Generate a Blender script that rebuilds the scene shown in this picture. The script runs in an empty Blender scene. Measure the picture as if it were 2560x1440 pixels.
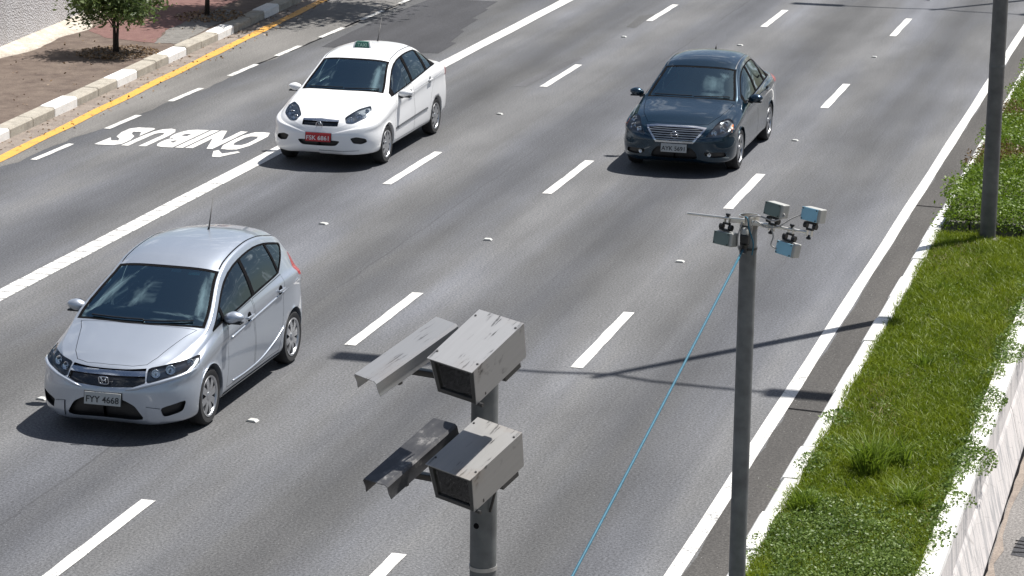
import bpy, bmesh, math, random
import numpy as np
from mathutils import Vector, Matrix
from mathutils.bvhtree import BVHTree
random.seed(7); rng = np.random.default_rng(11)
R = math.radians
scene = bpy.context.scene
COL = scene.collection

# ------------------------------------------------------------------ camera
FOC, PITCH, YAW, ROLL, CAMH = 6818.686, 0.241024, 0.264744, 0.013163, 8.223
def camera_basis():
    f = Vector((-math.sin(YAW)*math.cos(PITCH), math.cos(YAW)*math.cos(PITCH), -math.sin(PITCH)))
    r = Vector((math.cos(YAW), math.sin(YAW), 0)); u = r.cross(f)
    return r*math.cos(ROLL)+u*math.sin(ROLL), -r*math.sin(ROLL)+u*math.cos(ROLL), f
cr, cu, cf = camera_basis()
cd = bpy.data.cameras.new('camera'); cam = bpy.data.objects.new('camera', cd); COL.objects.link(cam)
cam.matrix_world = Matrix(((cr.x, cu.x, -cf.x, 0), (cr.y, cu.y, -cf.y, 0), (cr.z, cu.z, -cf.z, CAMH), (0, 0, 0, 1)))
cd.sensor_width = 36; cd.lens = FOC/2560*36; cd.clip_start = .1; cd.clip_end = 5000
scene.camera = cam

# ------------------------------------------------------------------ sky, sun, exposure
SUN_EL, SUN_DX, SUN_DY = 63.0, .6139, .7894          # horizontal direction towards the sun
sun_vec = Vector((SUN_DX*math.cos(R(SUN_EL)), SUN_DY*math.cos(R(SUN_EL)), math.sin(R(SUN_EL)))).normalized()
world = bpy.data.worlds.new('World'); scene.world = world; world.use_nodes = True
wt = world.node_tree; wt.nodes.clear()
def wn(t, **kw):
    n = wt.nodes.new(t)
    for k, v in kw.items(): setattr(n, k, v)
    return n
sky = wn('ShaderNodeTexSky', sky_type='NISHITA', sun_disc=False, sun_elevation=R(SUN_EL),
         sun_rotation=math.atan2(SUN_DX, SUN_DY), air_density=1.0, dust_density=1.2, ozone_density=1.0)
wtc = wn('ShaderNodeTexCoord'); wsep = wn('ShaderNodeSeparateXYZ'); wt.links.new(wtc.outputs['Generated'], wsep.inputs[0])
wadd = wn('ShaderNodeMath', operation='MAXIMUM'); wt.links.new(wsep.outputs[2], wadd.inputs[0]); wadd.inputs[1].default_value = .12
wdiv = wn('ShaderNodeVectorMath', operation='DIVIDE'); wt.links.new(wtc.outputs['Generated'], wdiv.inputs[0])
wcmb = wn('ShaderNodeCombineXYZ')
for i in range(3): wt.links.new(wadd.outputs[0], wcmb.inputs[i])
wt.links.new(wcmb.outputs[0], wdiv.inputs[1])
wno = wn('ShaderNodeTexNoise'); wno.inputs['Scale'].default_value = 3.2; wno.inputs['Detail'].default_value = 9; wno.inputs['Roughness'].default_value = .58
wno.inputs['Distortion'].default_value = .3
wt.links.new(wdiv.outputs[0], wno.inputs['Vector'])
wrp = wn('ShaderNodeValToRGB'); wrp.color_ramp.elements[0].position = .555; wrp.color_ramp.elements[1].position = .70
wt.links.new(wno.outputs[0], wrp.inputs[0])
wmx = wn('ShaderNodeMix', data_type='RGBA'); wt.links.new(wrp.outputs[0], wmx.inputs[0])
wt.links.new(sky.outputs[0], wmx.inputs[6]); wmx.inputs[7].default_value = (19, 19.6, 20.4, 1)
wbg = wn('ShaderNodeBackground'); wbg.inputs[1].default_value = .05; wt.links.new(wmx.outputs[2], wbg.inputs[0])
wout = wn('ShaderNodeOutputWorld'); wt.links.new(wbg.outputs[0], wout.inputs[0])
sl = bpy.data.lights.new('sun', 'SUN'); sl.energy = 5.0; sl.angle = R(.53); sl.color = (1, .965, .92)
sun = bpy.data.objects.new('sun', sl); COL.objects.link(sun); sun.location = (10, 10, 60)
sun.rotation_mode = 'QUATERNION'; sun.rotation_quaternion = (-sun_vec).to_track_quat('-Z', 'Y')
scene.view_settings.view_transform = 'Standard'; scene.view_settings.look = 'None'
scene.view_settings.exposure = .62; scene.view_settings.gamma = 1; scene.view_settings.use_curve_mapping = False

# ------------------------------------------------------------------ materials
class NT:
    def __init__(s, name):
        s.m = bpy.data.materials.new(name); s.m.use_nodes = True; s.t = s.m.node_tree; s.t.nodes.clear()
        s.out = s.t.nodes.new('ShaderNodeOutputMaterial'); s.tc = s.t.nodes.new('ShaderNodeTexCoord')
    def n(s, typ, ins=None, **kw):
        nd = s.t.nodes.new(typ)
        for k, v in kw.items(): setattr(nd, k, v)
        for k, v in (ins or {}).items(): s.set(nd, k, v)
        return nd
    def set(s, nd, k, v):
        i = nd.inputs[k]
        if isinstance(v, bpy.types.NodeSocket): s.t.links.new(v, i)
        elif isinstance(v, bpy.types.Node): s.t.links.new(v.outputs[0], i)
        else:
            if isinstance(v, tuple) and len(v) == 3 and i.type == 'RGBA': v = (*v, 1)
            i.default_value = v
    def obj(s): return s.tc.outputs['Object']
    def mapped(s, scale): return s.n('ShaderNodeMapping', {'Vector': s.obj(), 'Scale': scale})
    def noise(s, scale, detail=3, vec=None, rough=.5): return s.n('ShaderNodeTexNoise', {'Scale': scale, 'Detail': detail, 'Roughness': rough, 'Vector': vec or s.obj()}).outputs[0]
    def ramp(s, fac, stops):
        r = s.n('ShaderNodeValToRGB', {'Fac': fac}); e = r.color_ramp.elements
        while len(e) < len(stops): e.new(.5)
        for el, (p, c) in zip(e, stops):
            el.position = p; el.color = (c, c, c, 1) if not isinstance(c, tuple) else (*c, 1)
        return r.outputs[0]
    def mix(s, f, a, b, mode='MIX'):
        m = s.n('ShaderNodeMix', data_type='RGBA', blend_type=mode); s.set(m, 0, f); s.set(m, 6, a); s.set(m, 7, b); return m.outputs[2]
    def math(s, op, a, b=0.0, c=None):
        m = s.n('ShaderNodeMath', operation=op); s.set(m, 0, a); s.set(m, 1, b)
        if c is not None: s.set(m, 2, c)
        return m.outputs[0]
    def finish(s, col, rough=.5, metal=0, coat=0, bump=None, bstr=.2, bdist=.01, spec=.5, **extra):
        p = s.n('ShaderNodeBsdfPrincipled', {'Base Color': col, 'Roughness': rough, 'Metallic': metal, 'Coat Weight': coat, 'Specular IOR Level': spec})
        if coat: p.inputs['Coat Roughness'].default_value = .03
        for k, v in extra.items(): s.set(p, k.replace('_', ' '), v)
        if bump is not None:
            b = s.n('ShaderNodeBump', {'Height': bump, 'Strength': bstr, 'Distance': bdist}); s.t.links.new(b.outputs[0], p.inputs['Normal'])
        s.t.links.new(p.outputs[0], s.out.inputs[0]); return s.m
MATS = {}
def mat(name, col, rough=.5, metal=0, coat=0, var=.12, vs=6, bs=None, bstr=.2, spec=.5, col2=None):
    if name in MATS: return MATS[name]
    t = NT(name); f = t.ramp(t.noise(vs, 4), [(.3, 0.), (.7, 1.)])
    c2 = col2 or tuple(min(1, c*(1+var)) for c in col); c1 = tuple(c*(1-var) for c in col)
    MATS[name] = t.finish(t.mix(f, c1, c2), rough, metal, coat, t.noise(bs, 3) if bs else None, bstr, .01, spec)
    return MATS[name]

def mk_glass(name, tint, ior=1.5, gloss=(.62, .90, 1)):
    t = NT(name)
    fr = t.n('ShaderNodeFresnel', {'IOR': ior}); tr = t.n('ShaderNodeBsdfTransparent', {'Color': tint}); gl = t.n('ShaderNodeBsdfGlossy', {'Roughness': .0, 'Color': gloss})
    mx = t.n('ShaderNodeMixShader', {0: fr, 1: tr, 2: gl}); t.t.links.new(mx.outputs[0], t.out.inputs[0]); MATS[name] = t.m; return t.m
GLASS_W = mk_glass('windscreen_glass', (.48, .74, .76), 2.8)
GLASS_S = mk_glass('tinted_side_glass', (.20, .24, .23), 1.9, (.8, .93, 1))
GLASS_L = mk_glass('clear_lens', (.9, .93, .95), 1.5, (1, 1, 1))

def mk_asphalt(name, base, tint=(1, 1, .99), bands=True, spk=.55):
    t = NT(name); v = t.obj()
    sep = t.n('ShaderNodeSeparateXYZ', {0: v})
    x = sep.outputs[0]
    fine = t.ramp(t.noise(95, 2, rough=.7), [(.30, .62), (.5, 1.), (.72, 1.42)])
    grit = t.ramp(t.noise(38, 2, rough=.6), [(.30, .56), (.70, 1.46)])
    mott = t.ramp(t.noise(1, 6, t.mapped((1.1, .35, 1))), [(.3, .80), (.7, 1.16)])
    strk = t.ramp(t.noise(1, 4, t.mapped((3.0, .06, 1))), [(.3, .88), (.7, 1.12)])
    m = t.math('MULTIPLY', t.math('MULTIPLY', fine, grit), t.math('MULTIPLY', mott, strk))
    if bands:   # darker oily lane centres, polished wheel tracks
        w = t.math('MULTIPLY', t.math('ADD', x, 7.05+1.22), 2*math.pi/2.44)
        w = t.math('COSINE', w); w = t.math('MULTIPLY_ADD', w, t.math('MULTIPLY_ADD', t.noise(1, 3, t.mapped((.5, .09, 1))), -.50, -.02), 1.0)
        m = t.math('MULTIPLY', m, w)
    col = t.mix(1, (base*tint[0], base*tint[1], base*tint[2]), m, 'MULTIPLY')
    if bands:   # bluish polished aggregate in patches, warm elsewhere
        pf = t.ramp(t.noise(1, 3, t.mapped((.8, .10, 1))), [(.42, 0.), (.60, 1.)])
        col = t.mix(t.math('MULTIPLY', pf, .55), col, t.mix(1, col, (1.04, 1.10, 1.27), 'MULTIPLY'))
        # longitudinal paving joints
        for jx, wd, st in ((-10.84, .022, .55), (-14.05, .012, .25), (-5.75, .012, .25), (-8.35, .014, .2), (-12.95, .012, .3), (-16.2, .014, .4), (-6.35, .010, .35), (-11.5, .010, .35)):
            wob = t.math('MULTIPLY_ADD', t.noise(.9, 4), .16, -.08)
            d = t.math('ABSOLUTE', t.math('ADD', t.math('SUBTRACT', x, jx), wob))
            k = t.math('SUBTRACT', 1.0, t.math('SMOOTH_MIN', t.math('DIVIDE', d, wd), 1.0, .3))
            k = t.math('MAXIMUM', k, 0.0)
            k = t.math('MULTIPLY', k, t.ramp(t.noise(1, 3, t.mapped((.3, .22, 1))), [(.38, .15), (.6, 1.)]))
            col = t.mix(t.math('MULTIPLY', k, st), col, (.03, .03, .032))
    vo = t.n('ShaderNodeTexVoronoi', {'Scale': 26, 'Vector': v}, feature='F1')
    sp = t.ramp(vo.outputs[0], [(.07, 1.), (.10, 0.)]); rnd = t.n('ShaderNodeSeparateColor', {0: vo.outputs[1]})
    sp = t.math('MULTIPLY', sp, t.math('GREATER_THAN', rnd.outputs[0], .78))
    col = t.mix(t.math('MULTIPLY', sp, spk), col, (.62, .62, .6))
    return t.finish(col, .82, bump=t.noise(110, 2), bstr=.35, bdist=.006, spec=.35)
ASPH = mk_asphalt('road_asphalt', .094, (.985, .99, 1.0))
ASPH_L = mk_asphalt('bus_lane_edge_asphalt', .135, (1.04, 1.0, .94), False, .3)
ASPH_D = mk_asphalt('asphalt_patch_material', .042, (.97, .98, 1.08), False, .15)
ASPH_S = mk_asphalt('shoulder_asphalt', .06, (1.06, 1.0, .93), False, .9)
ASPH_R = mk_asphalt('opposite_road_asphalt', .15, (1.06, 1.0, .95), False, .5)

def mk_paint(name, col, wear=.5, ground=(.12, .12, .12), rough=.6):
    t = NT(name)
    a = t.noise(34, 6, rough=.72); b = t.noise(3, 3)
    f = t.ramp(t.math('ADD', t.math('MULTIPLY', a, .75), t.math('MULTIPLY', b, .25)), [(.34+.10*wear, 1.), (.42+.11*wear, 0.)])
    var = t.ramp(t.noise(9, 4), [(.3, .86), (.7, 1.)])
    return t.finish(t.mix(t.math('MULTIPLY', f, .8), t.mix(1, col, var, 'MULTIPLY'), ground), rough, bump=a, bstr=.1)
LINE = mk_paint('road_line_paint', (.70, .69, .66), .55)
LINE_W = mk_paint('worn_line_paint', (.70, .69, .65), .62)
YELL = mk_paint('yellow_line_paint', (.72, .36, .05), .6, (.2, .16, .1))
KWHITE = mk_paint('kerb_white_paint', (.78, .77, .74), .35, (.38, .36, .32), .7)
def mk_ground(name, cols, scale=5, fine=60, bstr=.4, rough=.9):
    t = NT(name)
    f = t.ramp(t.noise(scale, 6, rough=.62), [(.32, 0.), (.5, .5), (.68, 1.)])
    c = t.mix(f, cols[0], cols[1])
    g = t.ramp(t.noise(fine, 3, rough=.7), [(.3, .6), (.5, 1.), (.72, 1.35)])
    return t.finish(t.mix(1, c, g, 'MULTIPLY'), rough, bump=t.noise(fine, 4), bstr=bstr, bdist=.01)
DIRT = mk_ground('brown_trodden_pavement', ((.070, .047, .036), (.14, .106, .082)), 3.2, 55)
REDP = mk_ground('red_paver', ((.12, .055, .048), (.17, .092, .078)), 6, 80, .3)
CONC = mk_ground('weathered_concrete', ((.27, .245, .205), (.40, .37, .31)), 5, 70, .35)
CONCG = mk_ground('grey_concrete', ((.11, .105, .095), (.19, .18, .165)), 6, 60, .35)
PALEC = mk_ground('pale_cement', ((.36, .31, .25), (.52, .48, .42)), 5, 45, .3)
GUTT = mk_ground('dusty_gutter', ((.16, .13, .11), (.25, .21, .175)), 3, 50, .3)
SOIL = mk_ground('dark_soil', ((.035, .045, .016), (.06, .06, .025)), 8, 60)
def mk_stucco():
    t = NT('white_stucco')
    v = t.n('ShaderNodeTexVoronoi', {'Scale': 26, 'Vector': t.obj()}); h = t.math('ADD', v.outputs[0], t.noise(60, 3))
    st = t.ramp(t.noise(1, 4, t.mapped((1, 2.2, .12))), [(.45, 0.), (.72, .35)])
    return t.finish(t.mix(st, (.50, .49, .50), (.34, .31, .29)), .9, bump=h, bstr=1., bdist=.03)
STUCCO = mk_stucco()
def mk_barrier():
    t = NT('stained_barrier_concrete')
    st = t.ramp(t.noise(1, 6, t.mapped((7, 9, 1.0)), .65), [(.46, 0.), (.62, .75)])
    ck = t.n('ShaderNodeTexVoronoi', {'Scale': 3.2, 'Vector': t.n('ShaderNodeMapping', {'Vector': t.obj(), 'Scale': (1, 1, 1.5)})}, feature='DISTANCE_TO_EDGE')
    cr_ = t.ramp(ck.outputs[0], [(0.0, .55), (.018, 0.)])
    c = t.mix(st, (.60, .565, .545), (.27, .27, .28)); c = t.mix(t.math('MULTIPLY', cr_, .6), c, (.1, .09, .08))
    return t.finish(c, .9, bump=t.noise(60, 4), bstr=.35)
BARR = mk_barrier()
def mk_leaf(name, c1, c2, trans=.35):
    t = NT(name); g = t.n('ShaderNodeNewGeometry'); r = g.outputs['Random Per Island']
    n = t.ramp(t.noise(1.6, 3), [(.3, 0.), (.7, 1.)])
    c = t.mix(t.math('MULTIPLY_ADD', n, .5, t.math('MULTIPLY', r, .5)), c1, c2)
    p = t.n('ShaderNodeBsdfPrincipled', {'Base Color': c, 'Roughness': .5, 'Specular IOR Level': .4}); tr = t.n('ShaderNodeBsdfTranslucent', {'Color': c})
    mx = t.n('ShaderNodeMixShader', {0: trans, 1: p, 2: tr}); t.t.links.new(mx.outputs[0], t.out.inputs[0]); return t.m
GRASS = mk_leaf('grass_blades', (.080, .138, .003), (.245, .300, .016))
GRASS2 = mk_leaf('tall_grass_blades', (.085, .15, .010), (.24, .32, .035))
WEED = mk_leaf('small_weed_leaves', (.05, .10, .016), (.20, .28, .06))
WEED2 = mk_leaf('bright_ground_cover', (.075, .14, .008), (.17, .25, .02))
TLEAF = mk_leaf('tree_leaves', (.045, .085, .022), (.17, .22, .07))
DRY = mk_leaf('dry_leaves', (.10, .06, .03), (.30, .20, .11), .1)
RUST = mk_leaf('reddish_ground_cover', (.09, .045, .02), (.15, .10, .03))
BARK = mat('bark', (.035, .028, .022), .95, bs=40, bstr=.6, vs=18, var=.4)
def mk_steel(name, base, rough, streak, soot):
    t = NT(name)
    br = t.ramp(t.noise(1, 3, t.mapped((90, 4, 90))), [(.3, .97), (.7, 1.03)])
    c = t.mix(1, base, br, 'MULTIPLY')
    s1 = t.noise(1, 4, t.mapped((70, 9, 8)), .6); s2 = t.ramp(t.noise(7, 2), [(.50, 0.), (.62, 1.)])
    f = t.math('MULTIPLY', t.ramp(s1, [(.57, 0.), (.70, 1.)]), s2)
    c = t.mix(t.math('MULTIPLY', f, soot), c, (.02, .02, .022))
    ru = t.ramp(t.noise(3.2, 4), [(.58, 0.), (.75, streak)])
    c = t.mix(ru, c, (.30, .19, .10))
    return t.finish(c, rough, .55)
STEEL = mk_steel('brushed_steel_sheet', (.40, .40, .40), .40, .2, .95)
STEELB = mk_steel('stained_steel_sheet', (.39, .385, .375), .42, .5, .9)
def mk_soot_shade():
    t = NT('soot_and_painted_shade_steel'); a = t.noise(9, 6, rough=.68); b = t.noise(1, 5, t.mapped((40, 12, 8)), .7)
    f = t.ramp(t.math('MULTIPLY_ADD', b, .25, t.math('MULTIPLY', a, .75)), [(.44, 1.), (.56, .9), (.66, .1)])  # dark blotches: soot plus the upper boxes' shadow, painted into the colour
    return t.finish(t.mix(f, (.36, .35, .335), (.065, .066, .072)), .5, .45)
SOOT_SHADE = mk_soot_shade()
GALV = mat('galvanised_pole_steel', (.14, .147, .15), .6, .4, var=.25, vs=9, bs=50, bstr=.05)
GALVD = mat('dull_pole_steel', (.115, .115, .115), .6, .35, var=.25, vs=7)
BOLT = mat('dark_bolt_steel', (.08, .08, .08), .45, .7)
BLACK = mat('black_plastic', (.012, .012, .013), .45, var=.3)
RUBBER = mat('tyre_rubber', (.022, .022, .023), .85, var=.25, vs=20)
SEAM = mat('panel_gap_black', (.006, .006, .007), .9, spec=.08)
CHROME = mat('chrome_trim', (.62, .64, .67), .16, 1, var=.05)
ALLOY = mat('alloy_rim', (.50, .51, .53), .32, .9, var=.08)
DARKIN = mat('dark_cabin_trim', (.020, .021, .022), .8, var=.2)
SEATM = mat('grey_seat_cloth', (.022, .023, .025), .95, var=.2, vs=40)
DASHM = mat('dashboard_plastic', (.17, .18, .18), .6, var=.15)
WELL = mat('wheel_well_black', (.008, .008, .008), .9)
REDL = mat('red_lamp_plastic', (.35, .012, .012), .2, 0, .6, var=.1)
AMBER = mat('amber_reflector', (.85, .22, .03), .25, 0, .5)
LAMPG = mat('lamp_housing_grey', (.20, .21, .22), .3, .6, var=.2)
REFL = mat('lamp_reflector', (.78, .80, .82), .12, 1, var=.05)
PLATEG = mat('grey_number_plate', (.40, .41, .40), .45, var=.06)
PLATER = mat('red_number_plate', (.42, .018, .025), .45, var=.06)
PTXTK = mat('plate_black_print', (.02, .02, .022), .5)
PTXTW = mat('plate_white_print', (.72, .70, .70), .5)
GREEN = mat('taxi_sign_green', (.025, .14, .10), .35, 0, .4)
BLUEP = mat('pale_blue_plate', (.24, .47, .60), .5, var=.08)
GREYB = mat('weathered_aluminium_casting', (.40, .40, .38), .55, .4, var=.12)
GRNB = mat('grey_green_plate', (.13, .175, .165), .5, var=.12)
ROPE = mat('blue_cord', (.012, .10, .155), .6, var=.15, vs=30)
CABLE = mat('grey_cable', (.33, .32, .31), .5)
SKIN = mat('skin', (.42, .25, .18), .6, var=.06)
HAIR = mat('dark_hair', (.015, .012, .01), .7)
def mk_car_paint(name, col, metal, rough, flake=0.0):
    t = NT(name)
    n = t.ramp(t.noise(900, 1), [(.35, 1-flake), (.65, 1+flake)]) if flake else 1.0
    c = t.mix(1, col, n, 'MULTIPLY') if flake else t.mix(t.ramp(t.noise(4, 3), [(.3, 0.), (.7, 1.)]), col, tuple(x*.97 for x in col))
    return t.finish(c, rough, metal, 1.0, spec=.5)
SILVER = mk_car_paint('silver_metallic_paint', (.42, .46, .52), .62, .36, .08)
WHITE = mk_car_paint('white_car_paint', (.80, .805, .81), 0, .45)
NAVY = mk_car_paint('dark_teal_blue_paint', (.0035, .025, .046), .6, .22, .12)

# ------------------------------------------------------------------ mesh helpers
class MB:
    def __init__(s): s.v = []; s.f = []
    def add(s, vs, fs):
        o = len(s.v); s.v += [tuple(v) for v in vs]; s.f += [tuple(i+o for i in f) for f in fs]; return s
    def box(s, c, d, rot=None, bev=0.0):
        hx, hy, hz = d[0]/2, d[1]/2, d[2]/2; c = Vector(c)
        if bev:
            b = min(bev, hx*.9, hy*.9, hz*.9); vs = []
            bm = bmesh.new(); bmesh.ops.create_cube(bm, size=1)
            for v in bm.verts: v.co = Vector((v.co.x*d[0], v.co.y*d[1], v.co.z*d[2]))
            bmesh.ops.bevel(bm, geom=list(bm.edges), offset=b, segments=2, profile=.5, affect='EDGES')
            bm.verts.index_update()
            vs = [v.co.copy() for v in bm.verts]; fs = [[v.index for v in f.verts] for f in bm.faces]; bm.free()
        else:
            vs = [Vector((x*hx, y*hy, z*hz)) for x in (-1, 1) for y in (-1, 1) for z in (-1, 1)]
            fs = [(0, 1, 3, 2), (4, 6, 7, 5), (0, 4, 5, 1), (2, 3, 7, 6), (0, 2, 6, 4), (1, 5, 7, 3)]
        if rot is not None: vs = [rot @ v for v in vs]
        return s.add([c+v for v in vs], fs)
    def tube(s, pts, r, n=8, caps=True):
        pts = [Vector(p) for p in pts]; rs = r if isinstance(r, (list, tuple)) else [r]*len(pts); rings = []
        t0 = (pts[1]-pts[0]).normalized(); up = Vector((0, 0, 1)) if abs(t0.z) < .9 else Vector((1, 0, 0)); a = t0.cross(up).normalized()
        for i, p in enumerate(pts):
            t = (pts[min(i+1, len(pts)-1)]-pts[max(i-1, 0)]).normalized(); a = (a-t*a.dot(t)).normalized(); b = t.cross(a)
            rings.append([p+(a*math.cos(2*math.pi*k/n)+b*math.sin(2*math.pi*k/n))*rs[i] for k in range(n)])
        vs = [v for rg in rings for v in rg]; fs = []
        for i in range(len(pts)-1):
            for k in range(n): fs.append((i*n+k, i*n+(k+1) % n, (i+1)*n+(k+1) % n, (i+1)*n+k))
        if caps: fs.append(tuple(range(n-1, -1, -1))); fs.append(tuple((len(pts)-1)*n+k for k in range(n)))
        return s.add(vs, fs)
    def lathe(s, prof, axis='Z', n=24, c=(0, 0, 0), closed=False):
        vs = []; c = Vector(c); m = len(prof)
        for k in range(n):
            a = 2*math.pi*k/n
            for r, h in prof:
                p = (r*math.cos(a), r*math.sin(a), h)
                vs.append(c+Vector({'Z': p, 'X': (p[2], p[0], p[1]), 'Y': (p[0], p[2], p[1])}[axis]))
        fs = []
        for k in range(n):
            for i in range(m if closed else m-1):
                j = (i+1) % m; fs.append((k*m+i, ((k+1) % n)*m+i, ((k+1) % n)*m+j, k*m+j))
        return s.add(vs, fs)
    def prism(s, poly, h0, h1, fn):
        n = len(poly); vs = [fn(a, b, h0) for a, b in poly]+[fn(a, b, h1) for a, b in poly]
        fs = [tuple(range(n-1, -1, -1)), tuple(range(n, 2*n))]+[(i, (i+1) % n, n+(i+1) % n, n+i) for i in range(n)]
        return s.add(vs, fs)
    def mesh(s, name, smooth=False):
        me = bpy.data.meshes.new(name); me.from_pydata(s.v, [], s.f); me.update()
        bm = bmesh.new(); bm.from_mesh(me); bmesh.ops.recalc_face_normals(bm, faces=bm.faces); bm.to_mesh(me); bm.free()
        if smooth: me.shade_smooth() if smooth is True else me.set_sharp_from_angle(angle=R(smooth))
        if smooth and smooth is not True: me.shade_smooth(); me.set_sharp_from_angle(angle=R(smooth))
        return me
    def build(s, name, m, parent=None, smooth=False, origin=None):
        return link(name, s.mesh(name, smooth), m, parent)
def link(name, me, m, parent=None):
    o = bpy.data.objects.new(name, me)
    if m is not None and not me.materials: me.materials.append(m)
    COL.objects.link(o)
    if parent is not None: o.parent = parent
    return o
def empty(name, loc=(0, 0, 0), rz=0.0):
    o = bpy.data.objects.new(name, None); COL.objects.link(o); o.location = loc; o.rotation_euler = (0, 0, rz); o.empty_display_size = .2; return o
def tag(o, label, cat, group=None):
    o['label'] = label; o['category'] = cat
    if group: o['group'] = group
    return o
def struct(o): o['kind'] = 'structure'; return o
def stuff(o, label=None, cat=None):
    o['kind'] = 'stuff'
    if label: o['label'] = label; o['category'] = cat
    return o
def sheet(name, poly, z, m, parent=None):
    me = bpy.data.meshes.new(name); me.from_pydata([(x, y, z) for x, y in poly], [], [tuple(range(len(poly)))]); me.update()
    if me.polygons[0].normal.z < 0: me.flip_normals()
    return link(name, me, m, parent)
def text_mesh(body, size, offset=0.0, extrude=0.0, sx=1.0):
    cu_ = bpy.data.curves.new('characters', 'FONT'); cu_.body = body; cu_.size = size; cu_.offset = offset; cu_.extrude = extrude
    cu_.align_x = 'CENTER'; cu_.align_y = 'CENTER'; cu_.resolution_u = 3
    o = bpy.data.objects.new('characters', cu_); COL.objects.link(o); dg = bpy.context.evaluated_depsgraph_get()
    me = bpy.data.meshes.new_from_object(o.evaluated_get(dg)); bpy.data.objects.remove(o); bpy.data.curves.remove(cu_)
    me.materials.clear()
    return me
# ------------------------------------------------------------------ the setting
def XK(y): return -19.05-.06*(y-39)               # left kerb face
def XY(y): return -18.47-.066*(y-37.8)            # yellow line centre
Y0, Y1 = -40., 320.
struct(sheet('ground', [(-900, -400), (900, -400), (900, 2500), (-900, 2500)], -.08, mk_ground('far_ground', ((.10, .10, .07), (.18, .16, .12)), .2, 3)))
road = struct(sheet('road', [(XK(Y0)-.05, Y0), (-3.70, Y0), (-3.70, Y1), (XK(Y1)-.05, Y1)], 0, ASPH))
def strip(name, fa, fb, ya, yb, z, m, parent=road, n=2):
    ys = [ya+(yb-ya)*i/(n-1) for i in range(n)]
    return sheet(name, [(fa(y), y) for y in ys]+[(fb(y), y) for y in reversed(ys)], z, m, parent)
# lighter strip beside the kerb, its ragged edge along the joint
ys = np.arange(30, 90, .35)
ed = [(-17.93+.05*math.sin(y*1.7)+random.uniform(-.05, .05)+(.0 if y > 43 else -.28*min(1, (43-y)/6)), y) for y in ys]
sheet('edge_strip', ed+[(XK(y)+.01, y) for y in reversed(ys)], .002, ASPH_L, road)
sheet('gutter', [(XY(y)-.10+random.uniform(-.03, .03), y) for y in ys]+[(XK(y)-.03, y) for y in reversed(ys)], .004, GUTT, road)
# tar joint between the strip and the bus lane
j = [( -17.94+.03*math.sin(y*.9)+random.uniform(-.008, .008), y) for y in np.arange(47.5, 80, .4)]
w = [random.uniform(.018, .05) for _ in j]
sheet('tar_joint', [(x-b, y) for (x, y), b in zip(j, w)]+[(x+b*.6, y) for (x, y), b in reversed(list(zip(j, w)))], .0045, SEAM, road)
# dark rectangular repair and rough pale rim
pt = [(-17.55, 50.2), (-17.62, 52.2), (-17.68, 54.8), (-17.55, 57.7)]
pt2 = [(-15.15, 50.2), (-15.2, 51.6), (-15.35, 51.7), (-15.5, 53.2), (-15.62, 53.3), (-15.7, 54.9), (-15.86, 55.0), (-15.9, 56.4), (-16.0, 56.5), (-16.05, 57.7)]
sheet('asphalt_repair', [(x+random.uniform(-.03, .03), y) for x, y in pt]+list(reversed(pt2)), .004, ASPH_D, road)
sheet('asphalt_repair', [(-12.78, 47.0), (-12.55, 47.0), (-12.36, 50.6), (-12.52, 50.7)], .003, mk_asphalt('repair_strip_asphalt', .085, (1, 1, 1.05), False, .3), road)
sheet('asphalt_repair', [(-12.5, 54.9), (-12.3, 54.8), (-12.35, 57.0), (-12.6, 56.6)], .003, mk_asphalt('repair_strip_asphalt_worn', .075, (1, 1, 1), False, .5), road)
sheet('shoulder', [(-4.49+random.uniform(-.025, .025), y) for y in np.arange(0, 120, .5)]+[(-3.70, 119), (-3.70, 0)], .003, ASPH_S, road)
for ya, yb, xa in ((38.9, 39.3, -4.6), (27.9, 28.1, -4.5)):
    sheet('tar_joint', [(xa, ya+.05), (-3.72, ya-.02), (-3.72, ya+.03), (xa, ya+.10)], .0055, SEAM, road)
# painted lines ------------------------------------------------------
def dash(x, ya, yb, wd, name='lane_dash', m=LINE, z=.007):
    n = 9; L = []; Rr = []
    for i in range(n):
        y = ya+(yb-ya)*i/(n-1); L.append((x-wd/2+random.uniform(-.006, .006), y)); Rr.append((x+wd/2+random.uniform(-.006, .006), y))
    return sheet(name, L+list(reversed(Rr)), z, m, road)
for x, firsts in ((-12.24, (28.9, 37.93, 47.12, 55.91, 64.9, 73.9)), (-9.80, (20.35, 29.0, 38.03, 47.0, 55.91, 64.9, 73.9)), (-7.06, (19.6, 28.86, 37.85, 46.63, 55.54, 64.6, 73.6))):
    for y in firsts: dash(x, y, y+2.66, .142)
for y in (35.2, 37.94, 40.73, 43.48, 46.34, 48.83, 51.34, 53.96, 56.6, 59.2): dash(-17.965+random.uniform(-.015, .015), y, y+1.36+random.uniform(-.04, .12), .11, 'edge_dash', LINE_W)
# ribbed solid line beside the bus lane: separate bars near the camera, one run farther on
mb = MB(); y = 22.0
while y < 37.4:
    l = .335+random.uniform(-.01, .01); a, b = -14.67-.135+random.uniform(-.005, .005), -14.67+.135+random.uniform(-.005, .005)
    mb.box(((a+b)/2, y+l/2, .006), (b-a, l-.024, .006)); y += l
mb.build('solid_line', LINE, road)
strip('solid_line', lambda y: -14.67-.135+.006*math.sin(y*2), lambda y: -14.67+.135+.006*math.sin(y*1.3+1), 37.4, 300, .007, LINE, n=200)
strip('edge_line', lambda y: -4.57-.075+.006*math.sin(y*1.1), lambda y: -4.57+.075+.006*math.sin(y*1.6), 0, 300, .007, LINE, n=240)
strip('yellow_line', lambda y: XY(y)-.10+.012*math.sin(y*1.9), lambda y: XY(y)+.10+.012*math.sin(y*2.3+2), 25, 90, .009, YELL, n=110)
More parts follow.
